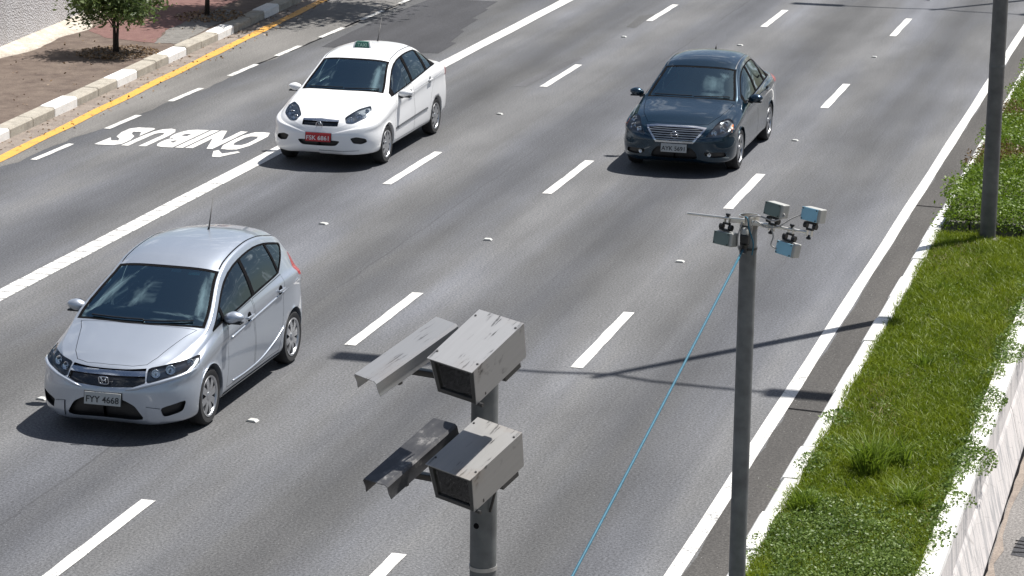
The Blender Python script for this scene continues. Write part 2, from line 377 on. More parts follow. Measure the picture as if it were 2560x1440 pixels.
# road lettering, read by drivers coming towards the camera
def letter_object(ch, wd, hh, x_left, ybase):
    me = text_mesh(ch, 1.0, .055); vs = [v.co for v in me.vertices]
    x0, x1 = min(v.x for v in vs), max(v.x for v in vs); z0, z1 = min(v.y for v in vs), max(v.y for v in vs)
    for v in me.vertices:       # turned half round: reading direction runs towards -X, letter tops towards -Y
        u = (v.co.x-x0)/(x1-x0); t = (v.co.y-z0)/(z1-z0)
        if ch in 'OS':      # squarer bowls, as stencilled road letters have
            a, b = 2*u-1, 2*t-1; q = (a**4+b**4)**.25; k = math.hypot(a, b)/q if q > 1e-6 else 1; k = 1+(k-1)*.85
            u, t = (max(-1, min(1, a*k))+1)/2, (max(-1, min(1, b*k))+1)/2
        x = x_left-u*wd
        v.co = (x, ybase+.13*(x+17.6)-t*hh, .007)
    o = link('letter', me, LINE, road)
    if sum(p.normal.z for p in me.polygons) < 0: me.flip_normals()
    return o
x = -15.22
for ch, wd in (('O', .43), ('N', .44), ('I', .13), ('B', .40), ('U', .40), ('S', .41)):
    letter_object(ch, wd, 1.58, x, 40.98); x -= wd+.035
sheet('letter', [(-15.61, 39.50), (-15.56, 39.60), (-15.40, 39.34), (-15.24, 39.60), (-15.17, 39.52), (-15.35, 39.06), (-15.46, 39.06)], .007, LINE, road)
# reflective road studs
stud_me = MB()
stud_me.prism([(-.075, 0), (.075, 0), (.045, .022), (-.045, .022)], -.05, .05, lambda a, b, h: (a, h, b)); stud_me = stud_me.mesh('road_stud')
STUDM = mat('white_stud_plastic', (.52, .52, .49), .35, var=.1)
sn = 0
for x, yy, lane in ((-12.25, (25.87, 35.05, 44.16, 53.51), 'the bus lane side lane line'), (-9.81, (25.78, 34.81, 53.22), 'the middle lane line'), (-7.05, (34.37, 43.43, 52.64, 61.3), 'the median side lane line')):
    for k, y in enumerate(yy):
        o = link('road_stud', stud_me, STUDM); o.location = (x+.02, y, .004); o.rotation_euler = (0, 0, random.uniform(-.2, .2))
        o.scale = (random.uniform(.7, .85), random.uniform(.65, .85), random.uniform(.7, .95))
        where = {25.87: 'just ahead of the silver hatchback, by its shadow', 35.05: 'behind and right of the silver hatchback roof', 44.16: 'between the white taxi and the dark blue sedan', 53.51: 'beyond the white taxi near the top edge',
                 25.78: 'beside the front wheel of the silver hatchback', 34.81: 'on open asphalt above the speed camera boxes', 53.22: 'just behind the dark blue sedan roof',
                 34.37: 'left of the sensor pole top', 43.43: 'right of the dark blue sedan front wheel', 52.64: 'right of the dark blue sedan, farther up the road', 61.3: 'at the very top edge, near the tall lamp shadow'}[y]
        tag(o, 'small white road stud '+where, 'road stud', 'white road studs between lane dashes')

# left kerb, pavement, wall ------------------------------------------
kerb = struct(empty('kerb', (XK(45), 45, 0)))
whites = [(y, y+1.06) for y in (26.4, 29.4, 32.4, 35.4, 38.4, 41.43, 44.46, 47.25, 50.25, 53.4, 56.4, 59.5, 62.5)]
spans = []
for (a, b), (c, d) in zip(whites, whites[1:]):
    spans.append((a, b, True)); m_ = b+(c-b)*random.uniform(.45, .6); spans.append((b, m_, False)); spans.append((m_, c, False))
for a, b, wh in spans:
    mb = MB(); yc = (a+b)/2; dz = random.uniform(-.012, .018)
    prof = [(0, -.1), (0, .135+dz), (-.03, .165+dz), (-.27, .17+dz), (-.30, .155), (-.30, -.1)]
    n = len(prof); rows = [(a+.008, 0), (a+.03, .006), (b-.03, .006), (b-.008, 0)]; vs = []
    for y, g in rows:
        for px, pz in prof: vs.append((XK(y)+px*(1-.1*(g == 0)) - (.006 if g == 0 else 0)-XK(45), y-45, pz-(.008 if g == 0 and pz > 0 else 0)))
    fs = [(i*n+k, i*n+k+1, (i+1)*n+k+1, (i+1)*n+k) for i in range(3) for k in range(n-1)]+[tuple(range(n)), tuple(range(4*n-1, 3*n-1, -1))]
    mb.add(vs, fs); mb.build('kerb_stone', KWHITE if wh else CONC, kerb)
pav = struct(sheet('pavement', [(XK(Y0)-.29, Y0), (XK(130)-.29, 130), (-40, 130), (-40, Y0)], .15, DIRT))
jag = lambda P: [(a[0]+(b[0]-a[0])*k/6+random.uniform(-.035, .035), a[1]+(b[1]-a[1])*k/6+random.uniform(-.05, .05)) for a, b in zip(P, P[1:]+P[:1]) for k in range(6)]
sheet('red_paving', jag([(-20.35, 48.6), (-20.75, 49.8), (-20.75, 49.9), (-21.0, 53.5), (-21.4, 62), (-22.75, 62), (-22.5, 51.4), (-22.25, 49.7), (-21.5, 48.9)]), .154, REDP, pav)
sheet('paving_patch', jag([(-19.95, 48.7), (-20.4, 48.6), (-20.85, 50.5), (-21.0, 53.5), (-20.35, 53.2)]), .156, CONCG, pav)
sheet('cement_step', [(-19.32, 36), (-20.25, 36), (-19.75, 39.0), (-19.40, 39.75)], .158, PALEC, pav)
# wall with its cement apron
def XWL(y): return -22.66-.09*(y-46.56)
wl = tag(empty('boundary_wall', (XWL(47), 47, .15)), 'rough white stucco boundary wall at the back of the pavement', 'wall')
mb = MB(); ya, yb = 20, 90
mb.add([(XWL(ya)-XWL(47), ya-47, -.2), (XWL(yb)-XWL(47), yb-47, -.2), (XWL(yb)-XWL(47), yb-47, 3.0), (XWL(ya)-XWL(47), ya-47, 3.0)]+[(XWL(y)-.25-XWL(47), y-47, z) for y, z in ((ya, -.2), (yb, -.2), (yb, 3.), (ya, 3.))],
       [(0, 1, 2, 3), (7, 6, 5, 4), (3, 2, 6, 7), (0, 3, 7, 4), (1, 5, 6, 2), (0, 4, 5, 1)])
mb.build('stucco_face', STUCCO, wl)
mb = MB(); vs = []; yy = np.arange(30, 72, .3)
for y in yy:
    wv = .42+.13*math.sin(y*.8)+.09*math.sin(y*2.3)+random.uniform(-.03, .03)
    if y > 50.5: wv *= max(.25, 1-(y-50.5)*.35)
    for px, pz in ((.0, .11), (.03, .105), (wv*.5, .05), (wv, .004), (wv, -.05)): vs.append((XWL(y)+px-XWL(47), y-47, pz))
fs = [(i*5+k, (i+1)*5+k, (i+1)*5+k+1, i*5+k+1) for i in range(len(yy)-1) for k in range(4)]
mb.add(vs, fs); mb.build('cement_apron', PALEC, wl, True)

# median: a lawn held 0.78 m above the road by a kerbed wall --------------
ZM = .78
mk = struct(empty('median_kerb', (-3.73, 30, 0)))
y = 8.0
while y < 66:
    l = 1.0; gap = random.uniform(.005, .014)
    if 33.75 < y+.5 < 34.3: y += l*.6; continue
    dz = random.uniform(-.010, .012); dx = random.uniform(-.012, .012); z0 = ZM+.045+dz
    prof = [(0+dx, -.1), (0+dx, z0-.03), (.025+dx, z0), (.155+dx, z0+.004), (.17+dx, z0-.03), (.17+dx, ZM-.2)]; n = 6
    mb = MB(); vs = [(px, yy_-30, pz) for yy_ in (y+gap, y+l-gap) for px, pz in prof]
    mb.add(vs, [(k, k+1, n+k+1, n+k) for k in range(n-1)]+[tuple(range(n)), tuple(range(2*n-1, n-1, -1))]); mb.build('kerb_stone', KWHITE, mk); y += l
med = struct(sheet('median_soil', [(-3.57, 0), (-2.22, 0), (-2.22, 33.9), (-3.57, 33.9)], ZM, SOIL))
med2 = struct(sheet('median_bed', [(-3.57, 33.86), (-2.22, 33.86), (-2.22, 85), (-3.57, 85)], ZM+.17, SOIL))
ew = tag(empty('bed_end_wall', (-2.85, 33.62, ZM)), 'low dark concrete end wall of the raised bed behind the near lawn', 'wall')
x = -3.52
while x < -2.27:
    l = random.uniform(.26, .38); mb = MB(); mb.box((x+l/2+2.85, random.uniform(-.02, .02)+.20, .05), (l-.02, .13, .22+random.uniform(-.03, .02)), bev=.02); mb.build('concrete_block', CONCG, ew); x += l
bar = tag(empty('median_barrier', (-2.16, 30, 0)), 'low stained concrete barrier with white painted top along the lawn', 'barrier')
for k in range(9):
    ya, yb = 3+8*k+.012, 3+8*(k+1)-.012; mb = MB()
    prof = [(-.09, ZM-.3), (-.09, ZM+.05), (.08, ZM+.05), (.10, .52), (.12, .47), (.23, .02), (.23, -.1)]; n = len(prof)
    vs = [(px, y-30, pz) for y in np.linspace(ya, yb, 5) for px, pz in prof]
    mb.add(vs, [(i*n+q, i*n+q+1, (i+1)*n+q+1, (i+1)*n+q) for i in range(4) for q in range(n-1)]+[tuple(range(n)), tuple(range(5*n-1, 4*n-1, -1))]); o = mb.build('barrier_segment', BARR, bar)
    mb = MB(); ye = list(np.linspace(ya, yb, 60)); vs = []
    for y in ye: e = random.uniform(0, .02); vs += [(px, y-30, z) for px, z in ((-.095, ZM), (-.095, ZM+.054), (.083, ZM+.054), (.087+e*.1, ZM+.01-e))]
    mb.add(vs, [(i*4+q, i*4+q+1, i*4+q+5, i*4+q+4) for i in range(59) for q in range(3)]); mb.build('painted_top', KWHITE, bar)
opp = struct(sheet('opposite_road', [(-1.95, Y0), (14, Y0), (14, Y1), (-1.95, Y1)], 0, ASPH_R))
vj = [(-1.915+random.uniform(-.012, .02), y) for y in np.arange(15, 60, .3)]
sheet('tar_joint', vj+[(-1.93, 60), (-1.93, 15)], .006, SEAM, opp)
sheet('cement_gutter', [(-1.91, 15), (-1.91, 60)]+[(-1.84+random.uniform(-.04, .04), y) for y in np.arange(60, 15, -.4)], .004, GUTT, opp)
sheet('asphalt_repair', [(-1.72+random.uniform(-.03, .03), 23.9), (-1.74, 24.1), (-1.70, 24.45), (-1.2, 24.5), (-1.15, 23.9), (-1.4, 23.82)], .003, ASPH_D, opp)
for k in range(4):
    q = [(-1.74+.16*i_, 23.98+.11*k+.03*math.sin(i_*1.3+k)+random.uniform(-.01, .01)) for i_ in range(6)]
    sheet('tar_joint', [(x, y-.010) for x, y in q]+[(x, y+.012) for x, y in reversed(q)], .006, SEAM, opp)

# ------------------------------------------------------------------ vegetation
def np_mesh(name, V, F, m, parent=None):
    me = bpy.data.meshes.new(name); nv, nf, k = len(V), len(F), F.shape[1]
    me.vertices.add(nv); me.vertices.foreach_set('co', V.astype(np.float32).ravel())
    me.loops.add(nf*k); me.loops.foreach_set('vertex_index', F.astype(np.int32).ravel())
    me.polygons.add(nf); me.polygons.foreach_set('loop_start', np.arange(0, nf*k, k, dtype=np.int32)); me.polygons.foreach_set('loop_total', np.full(nf, k, dtype=np.int32))
    me.update(calc_edges=True); me.validate()
    return link(name, me, m, parent)
def blades(P, H, Wd, lean, curl=.5):
    n = len(P); a = rng.uniform(0, 2*np.pi, n); s = np.stack([np.cos(a), np.sin(a), np.zeros(n)], 1)*(Wd/2)[:, None]
    b = rng.uniform(0, 2*np.pi, n); L = np.stack([np.cos(b), np.sin(b), np.zeros(n)], 1)*(lean*H)[:, None]; Z = np.array([0, 0, 1.])
    m1 = P+L*.35+Z*(H*.55)[:, None]; tip = P+L+Z*(H*(1-.25*lean))[:, None]
    V = np.stack([P-s, P+s, m1+s*.75, m1-s*.75, tip, tip], 1).reshape(-1, 3); i = np.arange(n)*6
    F = np.concatenate([np.stack([i, i+1, i+2, i+3], 1), np.stack([i+3, i+2, i+4, i+5], 1)]); 
    V[4::6] += s*.08; V[5::6] -= s*.08
    return V, F
def leaves(P, size, tilt=.8, asp=.5, nrm=None):
    n = len(P); u = rng.normal(size=(n, 3)); u[:, 2] *= tilt; u /= np.linalg.norm(u, axis=1)[:, None]
    w = rng.normal(size=(n, 3)); w[:, 2] *= tilt; w -= u*(w*u).sum(1)[:, None]; w /= np.linalg.norm(w, axis=1)[:, None]
    s = size*rng.uniform(.6, 1.3, n)
    V = np.stack([P-u*(s/2)[:, None], P+w*(s*asp/2)[:, None], P+u*(s/2)[:, None], P-w*(s*asp/2)[:, None]], 1).reshape(-1, 3)
    i = np.arange(n)*4; return V, np.stack([i, i+1, i+2, i+3], 1)
# mown grass on the near lawn
n = 150000
P = np.stack([rng.uniform(-3.60, -2.24, n), 17.0+16.6*rng.uniform(0, 1, n)**1.15, np.full(n, ZM)], 1)
cl = np.sin(P[:, 0]*5.6+1)*np.sin(P[:, 1]*1.9)+.6*np.sin(P[:, 0]*12+P[:, 1]*3.4)
H = rng.uniform(.05, .115, n)*(1+.30*cl/1.6); keep = rng.uniform(0, 1, n) < .80+.2*cl
V, F = blades(P[keep], H[keep], rng.uniform(.006, .011, keep.sum()), rng.uniform(.2, 1.1, keep.sum()))
stuff(np_mesh('grass', V, F, GRASS), 'short green grass of the near lawn between kerb and barrier', 'grass')
kd = rng.uniform(0, 1, 5200); P = np.stack([rng.uniform(-3.58, -2.26, 5200), 18+15*kd, np.full(5200, ZM)], 1)
P = P[(np.sin(P[:, 0]*3.1+2)*np.sin(P[:, 1]*.9+.6) > .35)]
V, F = blades(P, rng.uniform(.05, .12, len(P)), rng.uniform(.006, .011, len(P)), rng.uniform(.3, 1.3, len(P)))
stuff(np_mesh('dry_grass', V, F, mk_leaf('dry_grass_blades', (.20, .17, .06), (.34, .30, .12))), 'dry straw coloured blades in patches through the lawn', 'grass')
# small-leaved weeds: corner carpet by the camera and patches creeping over the barrier
def weed_patch(name, centres, m, label, cat='ground cover', sz=.03):
    Ps = []
    for cx, cy, rx, ry, h, k in centres:
        r = np.sqrt(rng.uniform(0, 1, k)); a = rng.uniform(0, 2*np.pi, k)
        Ps.append(np.stack([cx+rx*r*np.cos(a), cy+ry*r*np.sin(a), ZM+.01+rng.uniform(.2, 1, k)*h*(1-.6*r)], 1))
    V, F = leaves(np.concatenate(Ps), sz, .7, .62); return stuff(np_mesh(name, V, F, m), label, cat)
C = [(-2.94+random.uniform(-.5, .55), random.uniform(17.4, 22.4), random.uniform(.15, .36), random.uniform(.23, .55), random.uniform(.08, .19), 400) for _ in range(120)]
C += [(-3.47+random.uniform(-.06, .14), random.uniform(20.6, 24.8), .10, .28, .12, 160) for _ in range(12)]
C += [(-3.50, 23.5, .2, .32, .15, 500), (-3.53, 25.0, .18, .28, .13, 420)]
weed_patch('weeds', C, WEED, 'low dark small leaved weeds carpeting the near end of the lawn', sz=.030)
C = [(-2.24+random.uniform(-.06, .06), y, random.uniform(.07, .16), random.uniform(.14, .36), random.uniform(.09, .16), random.randint(120, 330)) for y in np.arange(21.6, 33.4, .30) if random.random() < .85]
C += [(-2.14, 24.0, .22, .46, .16, 900), (-2.18, 26.0, .16, .42, .15, 600), (-2.18, 27.9, .18, .46, .15, 700), (-2.15, 29.8, .18, .4, .15, 500), (-2.12, 22.8, .14, .2, .13, 140), (-2.12, 31.2, .16, .4, .14, 420)]
weed_patch('creeping_weeds', C, WEED, 'dark leafy creepers hanging over the barrier along the lawn', sz=.032)
C = [(random.uniform(-3.4, -2.35), random.uniform(22, 31), .23, .46, .10, 260) for _ in range(16)]
weed_patch('clover', C, WEED2, 'bright little leaves scattered through the lawn', sz=.021)
# raised bed farther on
n = 60000
P = np.stack([rng.uniform(-3.70, -2.05, n), 33.66+rng.uniform(0, 1, n)**1.3*24, np.zeros(n)], 1)
rough_ = .5+.5*np.sin(P[:, 0]*4.4+P[:, 1]*2.4)*np.sin(P[:, 1]*1.4)
P[:, 2] = ZM+.17-.10*(P[:, 1] < 33.9)+rng.uniform(0, 1, n)*(.09+.12*rough_)*np.where(P[:, 1] < 36, 1.5, 1.); keep = (P[:, 0] > -3.55) | (rng.uniform(0, 1, n) < .30*(1+np.sin(P[:, 1]*2.9)))
red = (np.abs(P[:, 1]-38.0) < .8) & (P[:, 0] < -2.9+.28*np.sin(P[:, 1]*5)) | (np.abs(P[:, 1]-41.7) < .7) & (P[:, 0] < -3.1)
V, F = leaves(P[keep & ~red], .047, .6, .55); stuff(np_mesh('ground_cover', V, F, WEED2), 'dense green ground cover filling the raised bed beyond the lawn', 'ground cover')
V, F = leaves(P[keep & red], .047, .6, .5); stuff(np_mesh('ground_cover', V, F, RUST), 'reddish brown ground cover patch beside the white kerb', 'ground cover')
n = 26000
P = np.stack([rng.uniform(-3.54, -2.24, n), 36.5+rng.uniform(0, 1, n)*22, np.full(n, ZM+.18)], 1)
V, F = blades(P, rng.uniform(.08, .18, n), rng.uniform(.008, .015, n), rng.uniform(.2, 1., n)); stuff(np_mesh('grass', V, F, GRASS2), 'tufty bright grass growing through the raised bed', 'grass')
# taller tufts: individual plants
def tuft(x, y, h, sp, k, label, m=GRASS2):
    t = tag(empty('grass_tuft', (x, y, ZM)), label, 'grass tuft', 'tall grass tufts on the lawn')
    r = sp*.35*np.sqrt(rng.uniform(0, 1, k)); a = rng.uniform(0, 2*np.pi, k)
    P = np.stack([r*np.cos(a), r*np.sin(a), np.zeros(k)], 1)
    for nm, q in (('blade_clump', slice(0, k//2)), ('blade_clump', slice(k//2, k))):
        V, F = blades(P[q], rng.uniform(.5, 1.1, len(P[q]))*h, rng.uniform(.010, .018, len(P[q])), rng.uniform(.15, 1.15, len(P[q]))*sp/h); np_mesh(nm, V, F, m, t)
for a in ((-3.01, 23.45, .42, .36, 260, 'largest grass tuft, dark at its base, in the middle of the lawn'), (-2.80, 23.8, .33, .31, 130, 'arching pale grass tuft just right of the largest tuft'),
          (-3.38, 22.15, .29, .28, 180, 'grass tuft at the kerb corner near the sensor pole foot'), (-2.55, 22.6, .28, .31, 150, 'spreading grass tuft near the barrier in the lower right'),
          (-2.98, 27.15, .24, .20, 60, 'small thin tuft in the middle of the smooth lawn'), (-3.17, 30.5, .22, .15, 36, 'single bright upright tuft far up the lawn')): tuft(*a)
# trees ------------------------------------------------------------------
def tree(base, stems, crown, nl, size, label, shoots=14):
    t = tag(empty('street_tree', base), label, 'tree', 'young street trees on the pavement'); mb = MB(); tips = []
    (cx, cy, cz), (rx, ry, rz) = crown
    for dx, dy, r in stems:
        pts = [(dx*.4, dy*.4, -.05)]; z = 0
        for k in range(1, 7):
            f = k/6; pts.append((dx*(.4+.6*f)+cx*f**2*.8+random.uniform(-.01, .01), dy*(.4+.6*f)+cy*f**2*.8+random.uniform(-.01, .01), f*(cz+rz*.5)))
        mb.tube(pts, [r*(1.25 if i == 0 else 1-.11*i) for i in range(7)], 8)
        for _ in range(shoots):
            f = random.uniform(.30, 1); i = min(5, int(f*6)); p0 = Vector(pts[i]).lerp(Vector(pts[i+1]), f*6-i)
            d = Vector((random.gauss(0, 1), random.gauss(0, 1), random.gauss(.1, .5))).normalized(); c = Vector((cx, cy, cz))
            e = c+Vector((d.x*rx, d.y*ry, d.z*rz))*random.uniform(.55, .98); m1 = p0.lerp(e, .5)+Vector((0, 0, .08))
            mb.tube([p0, m1, e], [r*.38, r*.22, r*.08], 5); tips += [m1.lerp(e, random.uniform(.1, 1.05)) for _ in range(5)]
    mb.build('trunk', BARK, t, True)
    tp = np.array([tuple(p) for p in tips]); ci = rng.integers(0, len(tp), nl); sp = min(rx, ry)*.17
    P = tp[ci]+rng.normal(size=(nl, 3))*np.array([sp, sp, sp*.7])
    V, F = leaves(P, size, .75, .36); np_mesh('crown', V, F, TLEAF, t); return t
tree((-20.62, 47.28, .15), ((-.05, .0, .038), (.05, .02, .034)), ((.02, .05, 1.12), (.98, .95, .80)), 7000, .12, 'leafy young tree with twin dark stems on the brown pavement')
tree((-20.85, 52.5, .15), ((0, 0, .05),), ((.65, 1.0, 2.7), (1.5, 2.0, 1.1)), 13000, .19, 'thin single trunk tree beyond the leafy one, crown out of view', 34)
tree((-20.9, 57.6, .15), ((0, 0, .13),), ((3.3, -1.1, 5.2), (2.0, 2.3, 1.2)), 8000, .22, 'larger tree out of frame whose crown shades the bus lane', 46)
# litter and bark mulch at the tree feet, dust in the gutter
def litter(name, cx, cy, rx, ry, z, n, size, label):
    r = np.sqrt(rng.uniform(0, 1, n)); a = rng.uniform(0, 2*np.pi, n); P = np.stack([cx+rx*r*np.cos(a), cy+ry*r*np.sin(a), z+rng.uniform(.004, .03, n)], 1)
    V, F = leaves(P, size, .35, .6); stuff(np_mesh(name, V, F, DRY), label, 'leaf litter')
struct(sheet('tree_pit', [(-20.62+.62*math.cos(a)*random.uniform(.85, 1.1), 47.25+.75*math.sin(a)*random.uniform(.85, 1.1)) for a in np.linspace(0, 2*math.pi, 24)[:-1]], .160, mk_ground('tree_pit_soil', ((.075, .055, .04), (.13, .10, .075)), 9, 60)))
litter('leaf_litter', -20.55, 47.2, .75, .85, .16, 900, .06, 'dry leaves round the foot of the leafy young tree')
litter('leaf_litter', -20.7, 52.3, .7, .9, .16, 500, .07, 'dry leaves round the thin far trunk')
P = np.stack([rng.uniform(0, 1, 420)**1.5, rng.uniform(38, 60, 420), rng.uniform(.008, .02, 420)], 1); P[:, 0] = -19.03-.06*(P[:, 1]-39)+P[:, 0]*.75
V, F = leaves(P, .055, .3, .6); stuff(np_mesh('leaf_litter', V, F, DRY), 'dry leaves and grit scattered along the gutter by the yellow line', 'leaf litter')
P = np.stack([rng.uniform(-22.3, -19.6, 160), rng.uniform(40, 51, 160), np.full(160, .165)], 1)
V, F = leaves(P, .05, .3, .6); stuff(np_mesh('leaf_litter', V, F, DRY), 'stray dry leaves scattered over the brown pavement', 'leaf litter')
# ------------------------------------------------------------------ poles, speed cameras, sensors, lamp posts
def rotm(y, p, r): return (Matrix.Rotation(R(y), 3, 'Z') @ Matrix.Rotation(R(p), 3, 'X') @ Matrix.Rotation(R(r), 3, 'Y'))
def place(o, c, rm):
    o.matrix_world = Matrix.Translation(Vector(c)) @ rm.to_4x4(); return o
def curve_pts(ctrl, n=14):
    P = [Vector(p) for p in ctrl]; out = []
    for i in range(len(P)-1):
        p0, p1_, p2_, p3 = P[max(i-1, 0)], P[i], P[i+1], P[min(i+2, len(P)-1)]
        for k in range(n):
            t = k/n; out.append(.5*((2*p1_)+(p2_-p0)*t+(2*p0-5*p1_+4*p2_-p3)*t*t+(3*p1_-p0-3*p2_+p3)*t**3))
    return out+[P[-1]]
# pole of the speed cameras
PX, PY = -3.473, 12.33
p1 = tag(empty('camera_pole', (PX, PY, ZM)), 'thick grey steel pole carrying the speed camera boxes', 'pole')
mb = MB(); mb.tube([(0, 0, 0), (0, 0, 2.2), (0, 0, 4.64-.68)], .0665, 28); mb.build('shaft', GALV, p1, 40)
mb = MB(); mb.tube([(0, 0, 0), (0, 0, .02)], .16, 24); mb.build('base_plate', GALV, p1, 40)
for zb_ in (2.27, 2.87):
    mb = MB(); mb.lathe([(.067, -.010), (.0695, -.010), (.0695, .010), (.067, .010)], 'Z', 28, (0, 0, zb_), True); mb.build('steel_band', STEELB, p1, 40)
mb = MB(); mb.tube(curve_pts([(.05, -.06, 3.18), (.085, -.075, 3.34), (.075, -.08, 3.47)], 6), .007, 8); mb.build('conduit', BLACK, p1, True)
mb = MB(); mb.lathe([(0, -.0675), (.013, -.0670), (.015, -.0650), (.015, -.05)], 'Y', 18, (-.018, 0, 3.10)); mb.build('cable_hole', SEAM, p1)
# flash boxes
def flash_box(c, ang, dims, label, sheetmat):
    w, d, h = dims; t = tag(empty('flash_box', c), label, 'speed camera', 'speed camera boxes on the pole'); place(t, c, rotm(*ang))
    th = .004; mb = MB()
    mb.box((0, -.008, h/2-th/2), (w, d+.016, th)); mb.box((-w/2+th/2, 0, -th/2), (th, d, h-th)); mb.box((w/2-th/2, 0, -th/2), (th, d, h-th))
    mb.box((0, d/2-th/2, -th/2), (w-2*th, th, h-th)); mb.box((0, 0, -h/2+th/2), (w-2*th, d-2*th, th)); mb.v = [(x*(1-.13*(.5-z/h)), y, z) for x, y, z in mb.v]; o = mb.build('housing', sheetmat, t)
    mb = MB(); f = .022; y = -d/2+.006
    mb.box((0, y, h/2-th-f/2), (w-2*th, .014, f)); mb.box((0, y, -h/2+th+f/2), (w-2*th, .014, f)); mb.box((-w/2+th+f/2, y, 0), (f, .014, h-2*th-2*f)); mb.box((w/2-th-f/2, y, 0), (f, .014, h-2*th-2*f))
    mb.v = [(x*(1-.13*(.5-z/h)), y, z) for x, y, z in mb.v]; mb.build('window_frame', BOLT, t)
    mb = MB(); mb.box((0, -d/2+.010, 0), (w-2*th-2*f, .004, h-2*th-2*f)); mb.build('window_pane', GLASS_L, t)
    mb = MB(); mb.box((0, -d/2+.075, 0), (w-.03, .01, h-.02)); mb.build('backing_panel', mat('dusty_black_panel', (.10, .092, .082), .8, var=.2, vs=5), t)
    mb = MB(); mb.box((.03, -d/2+.062, -.005), (.10, .02, .075), bev=.006); mb.build('flash_tube', LAMPG, t)
    mb = MB(); mb.lathe([(0, -.02), (.014, -.02), (.020, 0), (.020, .02)], 'Y', 16, (-.055, -d/2+.06, .03)); mb.build('lens', REFL, t, True)
    for sx in (-1, 1):
        for sy in (-.38, .38):
            mb = MB(); mb.lathe([(0, .004), (.0055, .0035), (.0065, 0)], 'Z', 8, (sx*(w/2-.014), sy*d, h/2)); mb.build('lid_screw', BOLT, t)
    
    mb = MB(); mb.box((w*.30, d*.26, -h/2-.022), (.05, .13, .040), bev=.004); mb.build('mount_bracket', BOLT, t)
    mb = MB(); mb.tube([(w/2-.03, -d/2+.02, -h/2-.010), (w/2+.004, -d/2+.02, -h/2-.010)], .010, 10); mb.build('hinge_bolt', BOLT, t)
flash_box((-3.409, 12.0, 4.818), (-22, 21.8, 6.5), (.262, .411, .206), 'upper steel speed camera flash box with sooty streaks on its bright lid', STEEL)
flash_box((-3.413, 12.0, 4.284), (-23, 20.1, 6.5), (.268, .402, .208), 'lower steel speed camera flash box half shaded by the one above', STEELB)
def camera_housing(c, ang, dims, label, sheetmat):
    w, d, h = dims; t = tag(empty('camera_housing', c), label, 'camera', 'speed camera sunshields on the pole'); place(t, c, rotm(*ang))
    mb = MB(); th = .0035
    prof = [(-w/2-.004, -h/2), (-w/2+.004, -h/2+.03), (-w/2, h/2-.012), (-w/2+.010, h/2), (w/2-.010, h/2), (w/2, h/2-.012), (w/2-.004, -h/2+.03), (w/2+.004, -h/2)]
    n = len(prof); inn = [(x*(1-2*th/w), z-th) for x, z in prof]; vs = [(x, y, z) for y in (-d/2, d/2) for x, z in prof]+[(x, y, z) for y in (-d/2, d/2) for x, z in inn]; fs = []
    for k in range(n-1): fs += [(k, k+1, n+k+1, n+k), (2*n+k, 3*n+k, 3*n+k+1, 2*n+k+1), (k, 2*n+k, 2*n+k+1, k+1), (n+k, n+k+1, 3*n+k+1, 3*n+k)]
    fs += [(0, n, 3*n, 2*n), (n-1, 3*n-1+0, 4*n-1, 2*n-1)][:1]; mb.add(vs, fs); mb.build('sunshield', sheetmat, t, 30)
    mb = MB(); mb.box((0, .05, -.016), (w*.80, d*.80, h*.86), bev=.008); mb.build('camera_body', LAMPG, t)
    mb = MB(); mb.box((w*.18, .02, -h/2-.012), (.05, d*.52, .022), bev=.003); mb.build('rail', BOLT, t)
    mb = MB(); mb.tube([(w*.18, -d*.20, -h/2-.02), (w*.18, -d*.20, -h/2-.045)], .013, 10); mb.build('rail_bolt', BOLT, t)
    mb = MB(); mb.lathe([(0, -.01), (.03, -.012), (.034, 0)], 'Y', 18, (0, .06-d*.35-.004, -.014)); mb.build('lens', BLACK, t, True)
    return t
camera_housing((-3.764, 12.0, 4.795), (-33.6, 22, 2.8), (.166, .537, .081), 'upper long steel camera sunshield with soot flecks on top', STEEL)
camera_housing((-3.742, 12.0, 4.288), (-25.7, 22, .6), (.162, .528, .078), 'lower long steel camera sunshield darkened with soot and painted-on shadow', SOOT_SHADE)
for z, lab in ((4.68, 'upper dark steel bracket arm between sunshield and flash box'), (4.16, 'lower dark steel bracket arm between sunshield and flash box')):
    a = tag(empty('bracket_arm', (PX, PY-.08, z)), lab, 'bracket', 'bracket arms on the camera pole')
    mb = MB(); mb.box((-.10, -.22, .02), (.42, .045, .03), rot=rotm(-14, 0, 0), bev=.003); mb.build('cross_bar', BOLT, a, 40)
    mb = MB(); mb.lathe([(.069, -.02), (.075, -.02), (.075, .02), (.069, .02)], 'Z', 24, (0, .08, 0), True); mb.box((0, -.06, .0), (.05, .18, .034)); mb.build('pole_clamp', BOLT, a, 40)

# sensor pole
SX, SY = -3.279, 18.4
p2 = tag(empty('sensor_pole', (SX, SY, ZM)), 'slim grey steel pole carrying the little sensor boxes', 'pole')
mb = MB(); mb.tube([(0, 0, 0), (0, 0, 2.), (0, 0, 3.36)], .0605, 24); mb.build('shaft', GALV, p2, 40)
mb = MB(); mb.tube([(0, 0, 3.32), (0, 0, 3.375), (0, 0, 3.38)], [.064, .064, .03], 24); mb.build('pole_cap', CONCG, p2, 40)
mb = MB(); mb.tube([(0, 0, 0), (0, 0, .02)], .15, 20); mb.build('base_plate', GALV, p2, 40)
STL = mat('bright_tube_steel', (.62, .61, .58), .3, .9, var=.1)
b1 = tag(empty('cross_tube', (-3.40, 18.31, 4.17)), 'thin bright steel tube sticking out left of the sensor pole top', 'tube', 'cross tubes on the sensor pole')
mb = MB(); mb.tube([(-.302, 0, .025), (.10, 0, .006)], .0105, 12); mb.build('tube', STL, b1, 40)
